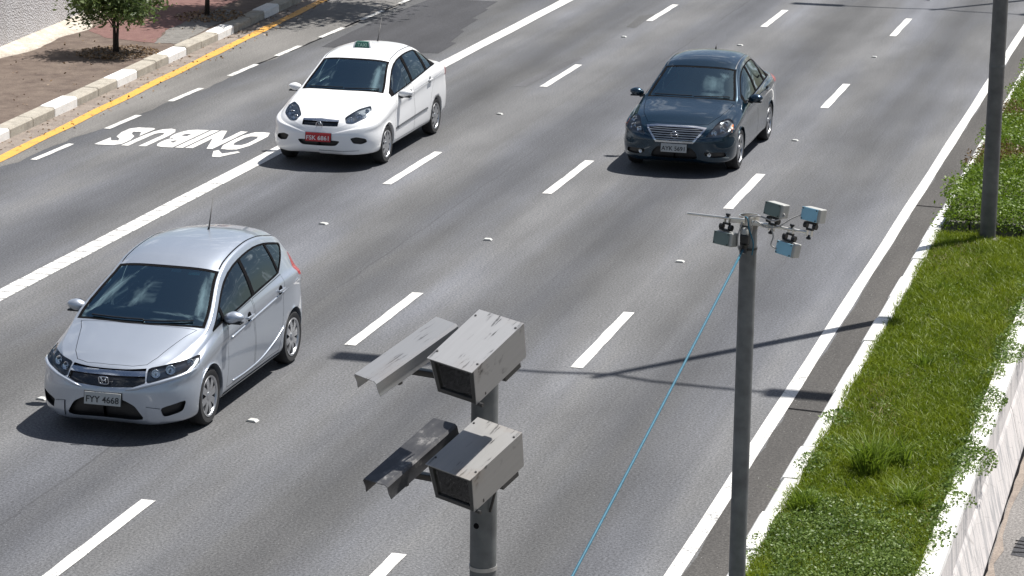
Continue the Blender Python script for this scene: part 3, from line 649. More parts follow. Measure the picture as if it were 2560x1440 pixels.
mb = MB(); mb.lathe([(.063, -.024), (.072, -.024), (.072, .024), (.063, .024)], 'Z', 24, (.121, .09, .0), True); mb.box((.06, .0, .0), (.10, .022, .036), bev=.003); mb.build('pole_clamp', STL, b1, 40)
b2 = tag(empty('cross_tube', (-3.10, 18.31, 4.14)), 'thin bright steel tube reaching right from the sensor pole clamp', 'tube', 'cross tubes on the sensor pole')
mb = MB(); mb.tube([(-.05, 0, .012), (.24, 0, -.018)], .0105, 12); mb.build('tube', STL, b2, 40)
mb = MB(); mb.lathe([(.063, -.02), (.070, -.02), (.070, .02), (.063, .02)], 'Z', 24, (-.179, .09, .012), True); mb.box((-.085, .0, .014), (.12, .03, .03), rot=rotm(0, 0, 8), bev=.004); mb.build('pole_clamp', STL, b2, 40)
def sensor(c, tilt, up, plate, label, nscr=4):
    t = tag(empty('sensor_box', c), label, 'sensor', 'sensor boxes on the slim pole'); place(t, c, rotm(-22, -8, tilt))
    w, h, d = .128, .096, .085
    mb = MB(); mb.box((.012, .02, 0), (w+.01, d, h), bev=.006); mb.build('casting', GREYB, t)
    mb = MB(); mb.box((-.004, -d/2+.016, 0), (w, .006, h-.006), bev=.002); mb.build('cover_plate', plate, t)
    for sx in (-1, 1):
        for sz in (-1, 1):
            mb = MB(); mb.lathe([(0, -.003), (.005, -.003), (.005, .002)], 'Y', 8, (-.004+sx*(w/2-.009), -d/2+.0125, sz*(h/2-.012))); mb.build('screw', BOLT, t)
    s = 1 if up else -1           # side of the box the yoke is on
    mb = MB(); z = -s*(h/2+.012)
    mb.box((0, .01, z), (.085, .05, .012), bev=.003)
    for sx in (-1, 1): mb.tube([(sx*.024, .01, z-s*.02), (sx*.050, .01, z-s*.02)], .021, 14); mb.box((sx*.03, .01, z-s*.018), (.01, .028, .036))
    mb.box((0, .01, z-s*.045), (.05, .03, .014)); mb.build('yoke', BLACK, t, 40)
    mb = MB(); mb.box((-.018, .01, z-s*.068), (.008, .022, .05)); mb.box((.018, .01, z-s*.068), (.008, .022, .05)); mb.build('tube_clamp', STL, t)
    mb = MB(); mb.lathe([(0, z-s*.118), (.016, z-s*.115), (.018, z-s*.105), (.008, z-s*.094), (.007, z-s*.085)], 'Z', 14, (0, .01, 0)); mb.build('knob', BLACK, t, 40)
    return t
sensor((-3.085, 18.30, 4.268), 6, True, GRNB, 'grey green sensor box standing above the tube by the pole')
sensor((-2.825, 18.30, 4.250), 4, True, BLUEP, 'pale blue sensor box standing on the far right tube end')
sensor((-2.992, 18.29, 3.998), 7, False, BLUEP, 'pale blue sensor box hanging below the right tube')
sensor((-3.434, 18.29, 4.040), 3, False, GRNB, 'grey green sensor box hanging left of the pole')
jb = tag(empty('cable_gland', (-3.290, 18.31, 4.02)), 'black cable gland box strapped to the front of the slim pole', 'junction box')
mb = MB(); mb.box((0, 0, .02), (.062, .05, .075), bev=.012); mb.build('body', BLACK, jb)
mb = MB(); mb.lathe([(0, .105), (.018, .102), (.026, .085), (.028, .058)], 'Z', 16); mb.build('dome', GREYB, jb, True)
mb = MB(); mb.tube([(0, 0, -.015), (-.004, 0, -.045), (-.008, -.005, -.075)], [.034, .02, .028], 12); mb.build('strain_relief', BLACK, jb, 40)
mb = MB(); mb.lathe([(.062, -.008), (.066, -.008), (.066, .008), (.062, .008)], 'Z', 20, (.011, .09, -.06), True); mb.build('strap', BLACK, jb, 40)
def cable(ctrl, r, m, label, name='cable', group='cables at the sensor pole top'):
    mb = MB(); o = mb.tube(curve_pts(ctrl, 8), r, 8).build(name, m, None, True); tag(o, label, 'cable', group)
cable([(-3.25, 18.33, 4.10), (-3.26, 18.31, 4.20), (-3.18, 18.28, 4.215), (-3.08, 18.26, 4.195), (-3.01, 18.26, 4.235), (-3.03, 18.27, 4.255)], .006, CABLE, 'grey cable looping to the upper grey green sensor box')
cable([(-3.25, 18.33, 4.08), (-3.22, 18.29, 4.18), (-3.14, 18.27, 4.145), (-3.05, 18.27, 4.155), (-2.97, 18.28, 4.21), (-2.90, 18.29, 4.245)], .005, CABLE, 'grey cable running across to the far right sensor box')
cable([(-3.10, 18.28, 4.135), (-3.085, 18.28, 4.08), (-3.098, 18.28, 4.02), (-3.06, 18.28, 3.995)], .005, CABLE, 'short grey cable dropping to the hanging pale blue sensor box')
cable([(-3.30, 18.33, 4.19), (-3.315, 18.29, 4.14), (-3.335, 18.29, 4.05), (-3.325, 18.29, 3.97), (-3.29, 18.30, 3.94)], .005, CABLE, 'grey cable looping down beside the black gland box')
cable([(-3.30, 18.34, 4.19), (-3.27, 18.28, 4.195), (-3.255, 18.28, 4.12), (-3.225, 18.29, 4.02), (-3.235, 18.31, 3.93)], .005, ROPE, 'short blue cord looping over the slim pole top')
a, b = Vector((-3.298, 18.30, 3.965)), Vector((PX+.03, PY+.06, 2.76))
pts = [a.lerp(b, k/16)-Vector((0, 0, .02*math.sin(math.pi*k/16))) for k in range(17)]
mb = MB(); o = mb.tube(pts, .0085, 8).build('blue_cord', ROPE, None, True); tag(o, 'long taut blue cord slanting down from the slim sensor pole', 'cord')
# twin-armed lamp posts standing on the median; their shadows cross the road
def lamp_post(x, y, H, label):
    t = tag(empty('lamp_post', (x, y, ZM)), label, 'lamp post', 'twin arm lamp posts on the median'); H -= ZM
    mb = MB(); mb.tube([(0, 0, -.05), (0, 0, H*.3), (0, 0, H)], [.100, .092, .060], 24); mb.build('mast', GALVD, t, 40)
    mb = MB(); mb.lathe([(.102, .0), (.15, .0), (.15, .03), (.102, .05)], 'Z', 20); mb.build('footing', CONCG, t)
    mb = MB(); mb.lathe([(.0935, -.012), (.098, -.012), (.098, .012), (.0935, .012)], 'Z', 24, (0, 0, 2.2), True); mb.build('steel_band', GALV, t, 40)
    for s in (-1, 1):
        mb = MB(); mb.tube([(0, 0, H-.45), (s*.6, 0, H-.10), (s*1.3, 0, H), (s*2.0, 0, H+.03)], .042, 10); mb.build('arm', GALV, t, True)
        mb = MB(); mb.box((s*2.5, 0, H+.02), (1.15, .34, .14), bev=.05); mb.build('lamp_head', GREYB, t, True)
kk = math.tan(R(SUN_EL))*math.hypot(3.81, 4.90); lx, ly = -2.96, 33.45
lamp_post(lx, ly, kk, 'weathered grey lamp post rising from the far end of the lawn')
lamp_post(lx, ly+31.2, kk, 'farther lamp post up the median outside the frame, its shadow at the top right')
# ------------------------------------------------------------------ cars
def pchip(keys):
    X = [k[0] for k in keys]; Yv = [k[1] for k in keys]; n = len(X)
    d = [(Yv[i+1]-Yv[i])/(X[i+1]-X[i]) for i in range(n-1)]; m = [d[0]]+[0 if d[i-1]*d[i] <= 0 else 2*d[i-1]*d[i]/(d[i-1]+d[i]) for i in range(1, n-1)]+[d[-1]]
    def f(x):
        if x <= X[0]: return Yv[0]
        if x >= X[-1]: return Yv[-1]
        i = 0
        while x > X[i+1]: i += 1
        h = X[i+1]-X[i]; t = (x-X[i])/h
        return (2*t**3-3*t*t+1)*Yv[i]+(t**3-2*t*t+t)*h*m[i]+(-2*t**3+3*t*t)*Yv[i+1]+(t**3-t*t)*h*m[i+1]
    return f
def sup(y, r, n):
    if y >= r: return 1.0
    if y <= 0: return 0.0
    return (1-(1-y/r)**n)**(1/n)
def chaikin(P, it=2):
    for _ in range(it):
        Q = [P[0]]
        for (a, b), (c, d) in zip(P, P[1:]): Q += [(a*.75+c*.25, b*.75+d*.25), (a*.25+c*.75, b*.25+d*.75)]
        P = Q+[P[-1]]
    return P
class CarShape:
    def __init__(s, spec):
        s.sp = spec; s.L = spec['L']; s.f = {k: pchip(v) for k, v in spec['keys'].items()}
        s.wy = (spec['fo'], spec['fo']+spec['wb']); s.ra = spec['ra']; s.rt = spec['rt']
    def arch(s, y):
        z = -1
        for w in s.wy:
            d = y-w
            if abs(d) < s.ra: z = max(z, s.rt+math.sqrt(s.ra**2-d*d)*1.0-.0)
        return z
    def section(s, y):
        f = s.f; zc, xr, zr, xb, zb, xs = (f[k](y) for k in ('zc', 'xr', 'zr', 'xb', 'zb', 'xs'))
        zs = zb-.13*min(1, max(.3, (zb-.5)/.4)); zbot = f['zs'](y)
        xm, zm = xs+.006, zbot+(zs-zbot)*.55; cr = zc-zr
        P = [(0, zc), (xr*.20, zc), (xr*.50, zc-.14*cr), (xr*.76, zc-.42*cr), (xr*.93, zr+.12*cr), (xr, zr), (xr+(xb-xr)*.12, zr+(zb-zr)*.12), (xr+(xb-xr)*.55+.012, zr+(zb-zr)*.5), (xr+(xb-xr)*.92+.006, zr+(zb-zr)*.88), (xb+.012, zb),
             (xs-.012, (zb+zs)/2+.02), (xs, zs), (xs-s.sp.get('scoop', .008), zs-.06), (xm, zm), (xm-.008, zbot+.14), (xm-.02, zbot+.05), (xm-.07, zbot), (.52, zbot+.004), (.48, zbot+.006), (0, zbot+.008)]
        H = chaikin(P, 2)
        sp = s.sp; yr = s.L-y
        fx = sup(y, sp.get('rxf', .55), sp.get('nxf', 2.5))*sup(yr, sp.get('rxr', .35), 3.0); fz = sup(y, sp.get('rzf', .12), 3.2)*sup(yr, .10, 3.0)
        nz = sp['nz'] if y < s.L/2 else sp['tz']; az = s.arch(y); out = []
        for x, z in H:
            x *= fx; z = nz+(z-nz)*fz
            if z < az and x > .505: z = az
            g = max(0.0, 1-y/1.1); gr = max(0.0, 1-yr/.8)
            out.append((x, y+s.f['rake'](z)*g-s.f['rrake'](z)*gr, z))
        return out
    def stations(s):
        L = s.L; ys = [.0004]+[.14*(k/14)**2.6 for k in range(2, 15)]+list(np.arange(.165, L-.15, .036))+[L-.13*(k/11)**2.6 for k in range(11, 1, -1)]+[L-.0004]
        for w in s.wy:
            ys = [y for y in ys if abs(abs(y-w)-s.ra) > .014]
            for q in (-1, 1):
                ys += [w+q*(s.ra+.003), w+q*(s.ra-.0005), w+q*(s.ra-.006), w+q*(s.ra-.015)]
        return sorted(ys)
    def bm(s):
        bm = bmesh.new(); rows = []
        for y in s.stations():
            h = s.section(y); row = [(-x, yy, z) for x, yy, z in reversed(h[1:])]+h
            rows.append([bm.verts.new((x, yy, z)) for x, yy, z in row])
        for a, b in zip(rows, rows[1:]):
            for i in range(len(a)-1):
                try: bm.faces.new((a[i], a[i+1], b[i+1], b[i]))
                except ValueError: pass
        bm.faces.new(list(reversed(rows[0]))); bm.faces.new(rows[-1])
        bmesh.ops.dissolve_degenerate(bm, dist=1e-5, edges=bm.edges[:]); bm.normal_update(); return bm
def in_poly(p, poly):
    x, y = p; c = False; n = len(poly); j = n-1
    for i in range(n):
        xi, yi = poly[i]; xj, yj = poly[j]
        if (yi > y) != (yj > y) and x < (xj-xi)*(y-yi)/(yj-yi)+xi: c = not c
        j = i
    return c
def frame(d):
    d = Vector(d).normalized(); up = Vector((0, 0, 1)) if abs(d.z) < .9 else Vector((0, 1, 0)); e1 = up.cross(d).normalized(); return e1, d.cross(e1), d
def carve(bm, pts3, d, thresh=.03, depth=None):
    """cut the outline pts3 (seen along d) out of bm; return the cut-out faces as a new bmesh"""
    e1, e2, d = frame(d); poly = [(Vector(p).dot(e1), Vector(p).dot(e2)) for p in pts3]
    x0, x1 = min(p[0] for p in poly), max(p[0] for p in poly); y0, y1 = min(p[1] for p in poly), max(p[1] for p in poly); mg = .12
    cand = set()
    for f in bm.faces:
        if f.normal.dot(d) > thresh:
            c = f.calc_center_median(); a, b = c.dot(e1), c.dot(e2)
            if x0-mg < a < x1+mg and y0-mg < b < y1+mg: cand.add(f)
    n = len(poly)
    for i in range(n):
        p, q = poly[i], poly[(i+1) % n]
        if abs(p[0]-q[0])+abs(p[1]-q[1]) < 1e-6: continue
        bx0, bx1 = min(p[0], q[0])-1e-4, max(p[0], q[0])+1e-4; by0, by1 = min(p[1], q[1])-1e-4, max(p[1], q[1])+1e-4; sub = []
        for f in cand:
            us = [v.co.dot(e1) for v in f.verts]; ws = [v.co.dot(e2) for v in f.verts]
            if max(us) >= bx0 and min(us) <= bx1 and max(ws) >= by0 and min(ws) <= by1: sub.append(f)
        if not sub: continue
        nx, ny = q[1]-p[1], -(q[0]-p[0]); no = (e1*nx+e2*ny).normalized(); co = e1*p[0]+e2*p[1]
        geom = set(sub)
        for f in sub: geom.update(f.edges); geom.update(f.verts)
        r = bmesh.ops.bisect_plane(bm, geom=list(geom), dist=2e-5, plane_co=co, plane_no=no)
        cand = {f for f in cand if f.is_valid}; cand.update(g for g in r['geom'] if isinstance(g, bmesh.types.BMFace))
    ins = [f for f in cand if in_poly((lambda c: (c.dot(e1), c.dot(e2)))(f.calc_center_median()), poly)]
    if ins and depth:          # keep only the layer nearest the viewer
        dm = max(f.calc_center_median().dot(d) for f in ins); ins = [f for f in ins if f.calc_center_median().dot(d) > dm-depth]
    left, best = set(ins), []       # keep the largest connected piece
    while left:
        st = [left.pop()]; isl = list(st)
        while st:
            f = st.pop()
            for e in f.edges:
                for g in e.link_faces:
                    if g in left: left.discard(g); st.append(g); isl.append(g)
        if len(isl) > len(best): best = isl
    ins = best
    nb = bmesh.new(); mp = {}
    for f in ins:
        vs = []
        for v in f.verts:
            if v not in mp: mp[v] = nb.verts.new(v.co)
            vs.append(mp[v])
        try: nb.faces.new(vs)
        except ValueError: pass
    nb.normal_update(); bmesh.ops.delete(bm, geom=ins, context='FACES'); return nb
def inset(pts3, d, dist):
    e1, e2, d = frame(d); P = [Vector((Vector(p).dot(e1), Vector(p).dot(e2))) for p in pts3]; n = len(P)
    ar = sum(P[i].x*P[(i+1) % n].y-P[(i+1) % n].x*P[i].y for i in range(n)); sg = 1 if ar > 0 else -1; out = []
    for i in range(n):
        a = (P[i]-P[i-1]).normalized(); b = (P[(i+1) % n]-P[i]).normalized(); na, nb_ = Vector((-a.y, a.x))*sg, Vector((-b.y, b.x))*sg
        m = (na+nb_); k = m.length
        m = na if k < .2 else m/k/max(.45, m.normalized().dot(na))
        q = P[i]+m*dist; out.append(e1*q.x+e2*q.y+d*Vector(pts3[i]).dot(d))
    return out
def push(bm, d): 
    for v in bm.verts: v.co += Vector(d)
    return bm
def push_normal(bm, k):
    bm.normal_update(); n = {v: v.normal.copy() for v in bm.verts}
    for v in bm.verts: v.co += n[v]*k
    return bm
def recess(bm, d, depth):
    """walls from the outline back to a floor moved by -d*depth"""
    d = Vector(d).normalized(); bound = [e for e in bm.edges if e.is_boundary]; mp = {}
    quads = []
    for e in bound:
        quads.append([v.co.copy() for v in e.verts])
    push(bm, -d*depth)
    for a, b in quads:
        vs = [bm.verts.new(a), bm.verts.new(b), bm.verts.new(b-d*depth), bm.verts.new(a-d*depth)]; bm.faces.new(vs)
    bm.normal_update(); return bm
def emit(bm, name, m, parent, off, smooth=True, sharp=None):
    me = bpy.data.meshes.new(name)
    for v in bm.verts: v.co += off
    bm.to_mesh(me); bm.free()
    if smooth: me.shade_smooth()
    if sharp: me.set_sharp_from_angle(angle=R(sharp))
    return link(name, me, m, parent)
def copybm(b): 
    c = b.copy(); return c
def round_poly(P, k=.22):
    out = []
    for i in range(len(P)):
        a, b, c = (Vector(P[i-1]), Vector(P[i]), Vector(P[(i+1) % len(P)])); q0, q1 = b.lerp(a, k), b.lerp(c, k)
        out += [tuple(q0), tuple((q0+q1)*.25+b*.5), tuple(q1)]
    return out
def mir(pts): return [(-x, y, z) for x, y, z in reversed(pts)]

def wheel_meshes(key, rt, wd, spokes, twin):
    """three meshes with the axle along X, outer face towards +X"""
    rr = rt*.70; h = wd/2
    ty = MB(); ty.lathe([(rr-.01, h-.012), (rr+.012, h-.002), (rt*.90, h+.002), (rt*.975, h-.018), (rt, h-.045), (rt, -h+.045), (rt*.97, -h+.015), (rr, -h)], 'X', 44)
    hub = MB(); hub.lathe([(0, h-.075), (rr*.72, h-.075), (rr*.74, h-.10), (rr-.012, h-.10), (rr-.004, h-.03), (rr-.004, -h)], 'X', 40)
    rim = MB(); rim.lathe([(rr-.022, h-.022), (rr-.014, h-.004), (rr+.003, h+.001), (rr+.006, h-.012)], 'X', 44)
    for k in range(spokes):
        for o in ((-.11, .11) if twin else (0,)):
            a = 2*math.pi*k/spokes+o; dirv = Vector((0, math.cos(a), math.sin(a))); tv = Vector((0, -math.sin(a), math.cos(a))); w0, w1 = (.024, .018) if twin else (.034, .026)
            vs = []
            for r, w, x in ((.03, w0, h-.018), (rr*.6, (w0+w1)/2, h-.006), (rr-.012, w1, h-.014)):
                c = dirv*r+Vector((x, 0, 0)); vs += [c-tv*w, c+tv*w, c+tv*w*.8-Vector((.035, 0, 0)), c-tv*w*.8-Vector((.035, 0, 0))]
            rim.add(vs, [(i*4+q, i*4+(q+1) % 4, (i+1)*4+(q+1) % 4, (i+1)*4+q) for i in range(2) for q in range(4)])
    rim.lathe([(0, h-.004), (.03, h-.006), (.05, h-.014), (.055, h-.03)], 'X', 20)
    return ty.mesh(key+'_tyre', 35), hub.mesh(key+'_hub', 35), rim.mesh(key+'_rim', 35)

def build_car(spec):
    S = CarShape(spec); L, paint = S.L, spec['paint']; off = Vector((0, -L/2, 0)); F = S.f
    root = tag(empty(spec['name'], (spec['x'], spec['y']+L/2, 0), spec.get('rz', 0)), spec['label'], 'car'); root['group'] = 'cars driving towards the camera'
    body = S.bm(); bvh = BVHTree.FromBMesh(body)
    def hit(o, d):
        r = bvh.ray_cast(Vector(o), Vector(d).normalized()); return r[0], r[1]
    # ---- windscreen and rear window
    def screen(ya, yb, bow_a, bow_b, d, name, glass, mgn=.03, frit=.035):
        ys_ = [ya+(yb-ya)*i/6 for i in range(7)]; rt_ = [((F['xr'](y)-mgn), y, F['zr'](y)) for y in ys_]
        top = [(rt_[-1][0]*q, yb+bow_b*(1-q*q), F['zc'](yb)) for q in (.6, .2, -.2, -.6)]; bot = [(rt_[0][0]*q, ya+bow_a*(1-q*q), F['zc'](ya)) for q in (-.6, -.2, .2, .6)]
        pts = rt_+top+mir(rt_)+bot
        # the outline must lie on the surface for the view direction: drop each point on it
        P = []
        for x, y, z in pts:
            h, _ = hit((x, y, 3), (0, 0, -1)); P.append(h if h else Vector((x, y, z)))
        ring = carve(body, P, d); gl = carve(ring, inset(P, d, frit), d); o = emit(push_normal(ring, -.004), name+'_seal', SEAM, root, off)
        return emit(push_normal(gl, -.006), name, glass, root, off)
    ws = spec['ws']; wsd = (0, -.62, .78)
    wo = screen(ws[0], ws[1], ws[2], ws[3], wsd, 'windscreen', GLASS_W)
    rw = spec['rw']; screen(rw[0], rw[1], rw[2], rw[3], (0, .72, .69), 'rear_window', GLASS_S)
    for q in spec.get('stickers', ()):
        x, y, w_, h_, m_ = q; p, nn = hit((x, y, 3), (0, 0, -1)); mb = MB(); u = Vector((1, 0, 0)); v = nn.cross(u).normalized()
        mb.add([p+u*a*w_/2+v*b*h_/2-nn*.014+off for a, b in ((-1, -1), (1, -1), (1, 1), (-1, 1))], [(0, 1, 2, 3)]); mb.build('windscreen_sticker', m_, wo)
    # ---- side windows: one black surround per side, panes cut out of it
    sw = spec['sw']; kk_ = spec.get('kick', (9, 0)); ZB = lambda y: F['zb'](y)+kk_[1]*max(0, y-kk_[0])
    for s in (1, -1):
        d = (s, 0, .12)
        ys_ = [sw[0]+(sw[1]-sw[0])*i/15 for i in range(16)]; bot = [(y, ZB(y)+.035) for y in ys_]; tp = [(y, max(ZB(y)+.04, F['zr'](y)-sw[2])) for y in ys_]
        pl = [(s*.7, y, z) for y, z in bot]+[(s*.7, y, z) for y, z in reversed(tp)]
        P = []
        for x, y, z in pl:
            h, _ = hit((s*2, y, z), (-s, 0, 0)); P.append(h if h else Vector((x, y, z)))
        sur = carve(body, P, d)
        for y0_, y1_, sl_ in spec['panes']:
            yy = [y0_+(y1_-y0_)*i/8 for i in range(9)]; b_ = [(y, ZB(y)+.052) for y in yy]; t_ = [(y, max(ZB(y)+.054, F['zr'](y)-sw[2]-.020)) for y in yy]
            q = [(s*.7, y-sl_*0, z) for y, z in b_]+[(s*.7, y, z) for y, z in reversed(t_)]; Q = []
            for x, y, z in q:
                yy2 = y+sl_*(z-.95); h, _ = hit((s*2, yy2, z), (-s, 0, 0)); Q.append(h if h else Vector((x, yy2, z)))
            g = carve(sur, Q, d)
            if g.faces: emit(push_normal(g, -.005), 'side_window', GLASS_S, root, off)
            else: g.free()
        emit(push_normal(sur, .001), 'window_surround', spec.get('surround', SEAM), root, off)
        if spec.get('belt_chrome'):
            mb = MB(); pts = [tuple(P[i]+Vector((s*.006, 0, -.006))+off) for i in range(1, 16)]; mb.tube(pts, .009, 6); mb.build('window_trim', CHROME, root, True)
    # ---- front features, each mirrored where it has two sides
    for ft in spec['features']:
        kind, name, pts, d, m_ = ft[:5]; kw = ft[5] if len(ft) > 5 else {}
        if kind in ('lamp', 'recess') and name not in ('waist_crease',): pts = round_poly(pts)
        sides = ((pts, d),) if kw.get('single') else ((pts, d), (mir(pts), (-d[0], d[1], d[2])))
        for p, dd in sides:
            P = []
            for q in p:      # drop the outline on the surface
                h, _ = hit(Vector(q)+Vector(dd).normalized()*1.5, -Vector(dd)); P.append(h if h else Vector(q))
            g = carve(body, P, dd, depth=.75 if kind == 'lamp' else .42)
            if not g.faces: print('EMPTY', spec['name'], name); g.free(); continue
            if kind == 'recess':
                o = emit(recess(g, dd, kw.get('depth', .04)), name, m_, root, off, True, 30)
            elif kind == 'panel':      # a panel with its shut line
                inn = carve(g, inset(P, dd, kw.get('gap', .006)), dd); o = emit(inn, name, m_, root, off); emit(push_normal(g, -.006), 'shut_line', SEAM, o, off)
                if name == 'door' and kw.get('handle'):
                    hy, hz = kw['handle']; s = 1 if dd[0] > 0 else -1; h, nn = hit((s*2, hy, hz), (-s, 0, 0))
                    if h:
                        mb = MB(); c = h+off; mb.box(c+nn*.022, (.018, .19, .030), bev=.008); mb.box(c+nn*.008+Vector((0, -.075, 0)), (.03, .02, .02)); mb.box(c+nn*.008+Vector((0, .075, 0)), (.03, .02, .02)); mb.build('handle', kw.get('hmat', paint), o, 40)
                        mb = MB(); mb.lathe([(0, .002), (.05, .002), (.055, -.004)], 'X', 16, c+nn*.001); mb.build('handle_cup', SEAM if paint is not WHITE else LAMPG, o)
            elif kind == 'lamp':       # dark bowl, clear lens, reflectors
                lens = copybm(g); o = emit(recess(g, dd, kw.get('depth', .05)), name, m_, root, off, True, 30); (emit(push_normal(lens, .001), 'lens', kw.get('lens', GLASS_L), o, off) if kw.get('lens', 1) else lens.free())
                for (x, y, z, r) in kw.get('bulbs', ()):
                    s = 1 if dd[0] > 0 else -1; h, _ = hit(Vector((s*x, y, z))+Vector(dd).normalized()*1.5, -Vector(dd))
                    if h:
                        mb = MB(); e1, e2, dn = frame(dd); c = h+off-dn*.034; vs = []; n = 16
                        for rr_, hh in ((r, .022), (r*.96, .026), (r*.8, .008), (r*.35, -.006), (r*.30, .012), (.001, .018)): vs += [c+(e1*math.cos(2*math.pi*k/n)+e2*math.sin(2*math.pi*k/n))*rr_+dn*hh for k in range(n)]
                        mb.add(vs, [(i*n+k, i*n+(k+1) % n, (i+1)*n+(k+1) % n, (i+1)*n+k) for i in range(5) for k in range(n)]); mb.build('reflector', REFL, o, True)
                if kw.get('amber'):
                    a = kw['amber']; s = 1 if dd[0] > 0 else -1; A_ = [(s*x, y, z) for x, y, z in a]; PA = []
                    for q in (A_ if s > 0 else list(reversed(A_))):
                        h, _ = hit(Vector(q)+Vector(dd).normalized()*1.5, -Vector(dd)); PA.append((h if h else Vector(q))+Vector(dd).normalized()*.003+off)
                    mb = MB(); mb.add(PA, [tuple(range(len(PA)))]); mb.build('side_reflector', AMBER, o)
            elif kind == 'trim':       # surface piece in another material, slightly proud
                o = emit(push_normal(g, kw.get('proud', .003)), name, m_, root, off)
            elif kind == 'grille':     # framed opening with slats
                fr = kw.get('rim'); o = None
                if fr:
                    inn = carve(g, inset(P, dd, fr), dd); o = emit(push_normal(g, .006), name, kw.get('rimmat', CHROME), root, off); g = inn
                base = copybm(g); 
                if o is None: o = emit(recess(g, dd, .035), name, m_, root, off, True, 30)
                else: emit(recess(g, dd, .035), 'grille_back', m_, o, off, True, 30)
                for z0_, z1_ in kw.get('slats', ()):
                    b2_ = copybm(base); st = carve(b2_, [(-1, 0, z0_), (1, 0, z0_), (1, 0, z1_), (-1, 0, z1_)], (0, -1, 0)); b2_.free()
                    if st.faces: emit(st, 'slat', kw.get('slatmat', CHROME), o, off+Vector((0, -.002, 0)) if kw.get('bold') else off)
                    else: st.free()
                base.free()
    # ---- roof ditches
    for s in (1, -1):
        rd = spec['ditch']; ys_ = np.linspace(rd[0], rd[1], 12); a = [(s*(F['xr'](y)*rd[2]-.008), y, 2) for y in ys_]; b_ = [(s*(F['xr'](y)*rd[2]+.008), y, 2) for y in reversed(ys_)]
        g = carve(body, a+b_, (0, 0, 1)); emit(push_normal(g, -.008), 'roof_ditch', SEAM if not spec.get('ditch_soft') else LAMPG, root, off)
    emit(body, 'body', paint, root, off)
    # ---- wheels, wells, underbody
    ty, hb, rm = wheel_meshes(spec['name'], S.rt, spec['tw'], spec['spokes'], spec.get('twin', True)); xw = F['xs'](L/2)-spec['tw']/2-.006
    for w in S.wy:
        for s in (1, -1):
            h_ = link('wheel', hb, LAMPG, root); h_.location = (s*xw, w-L/2, S.rt); h_.rotation_euler = (random.uniform(0, 2), 0, 0 if s > 0 else math.pi)
            link('tyre', ty, RUBBER, h_); link('rim', rm, ALLOY, h_)
            mb = MB(); n = 20; rw_ = S.ra+.004; vs = [(s*x, w-L/2+rw_*math.cos(math.pi*k/n), S.rt-.03+rw_*math.sin(math.pi*k/n)+.03) for x in (F['xs'](L/2)-.045, F['xs'](L/2)-.34) for k in range(n+1)]
            mb.add(vs, [(k, k+1, n+2+k, n+1+k) for k in range(n)]+[tuple(range(n+1, 2*n+2))]); mb.build('wheel_well', WELL, root)
    mb = MB(); xs_ = F['xs'](L/2)-.10; fa = S.wy[0]+S.ra+.02; fb = S.wy[1]-S.ra-.02
    mb.box((0, (fa+fb)/2-L/2, .27), (2*xs_, fb-fa, .14)); mb.box((0, .30+(fa-.3)/2-L/2, .30), (1.0, fa-.32, .16)); mb.box((0, (fb+L-.3)/2-L/2, .34), (1.0, L-.3-fb, .16)); mb.build('underbody', WELL, root)
    # ---- mirrors
    my, mz, mx = spec['mirror']
    for s in (1, -1):
        mb = MB(); bm = bmesh.new(); bmesh.ops.create_uvsphere(bm, u_segments=20, v_segments=12, radius=1)
        for v in bm.verts:
            x, y, z = v.co; k = 1-.25*max(0, x); q = .55 if y > 0 else 1.0
            v.co = Vector((s*(mx+.02+x*.115), my-L/2+y*.085*q, mz+z*.068*k+x*.012))
        bm.verts.index_update(); mb.add([v.co for v in bm.verts], [[v.index for v in f.verts] for f in bm.faces]); bm.free(); o = mb.build('wing_mirror', spec.get('mirmat', paint), root, True)
        mb = MB(); mb.box((s*(mx-.09), my-L/2+.02, mz-.055), (.14, .07, .035), rot=rotm(0, 0, s*14), bev=.012); mb.build('mirror_arm', BLACK, o, 40)
        mb = MB(); mb.lathe([(0, .052), (.055, .05), (.062, .046)], 'Y', 16, (s*(mx+.02), my-L/2, mz)); mb.build('mirror_glass', CHROME, o)
        mb = MB(); mb.box((s*(mx+.02), my-L/2-.010, mz-.052), (.19, .10, .02), bev=.008); mb.build('mirror_base', BLACK, o, 40)
    # ---- wipers
    for x0_, x1_ in spec['wipers']:
        pts = []
        for k in range(7):
            x = x0_+(x1_-x0_)*k/6; y = ws[0]+ws[2]*(1-(x/.68)**2)+.05+.02*k/6*spec.get('wl', 1); h, nn = hit((x, y, 3), (0, 0, -1)); pts.append(h+nn*.012+off)
        mb = MB(); mb.tube(pts, .009, 6); mb.build('wiper', BLACK, root)
    # ---- number plate
    px, pz, tilt, pm, pt_, txt = spec['plate']; h, nn = hit((px, -2, pz), (0, 1, 0)); c = h+off+Vector((0, -.016, 0)); rm_ = rotm(0, -tilt, 0)
    mb = MB(); mb.box((0, 0, 0), (.40, .012, .13), bev=.004); o = mb.build('number_plate', pm, root); o.location = c; o.rotation_euler = (R(-tilt), 0, 0)
    me = text_mesh(txt, .092, .0012); 
    xs2 = [v.co.x for v in me.vertices]; kx = .36/(max(xs2)-min(xs2))
    for v in me.vertices: v.co = Vector((v.co.x*kx, -.0085, v.co.y-.012))
    link('plate_characters', me, pt_, o)
    mb = MB(); mb.box((0, .012, 0), (.42, .012, .145), bev=.004); q = mb.build('plate_holder', BLACK, o)
    # ---- emblem
    ex, ez, es, ek = spec['emblem']; h, nn = hit((ex, -2, ez), (0, 1, 0)); e1 = Vector((1, 0, 0)); e2 = Vector((0, -.25, .97)).normalized(); ec = h+off+Vector((0, -.022, 0))
    mb = MB()
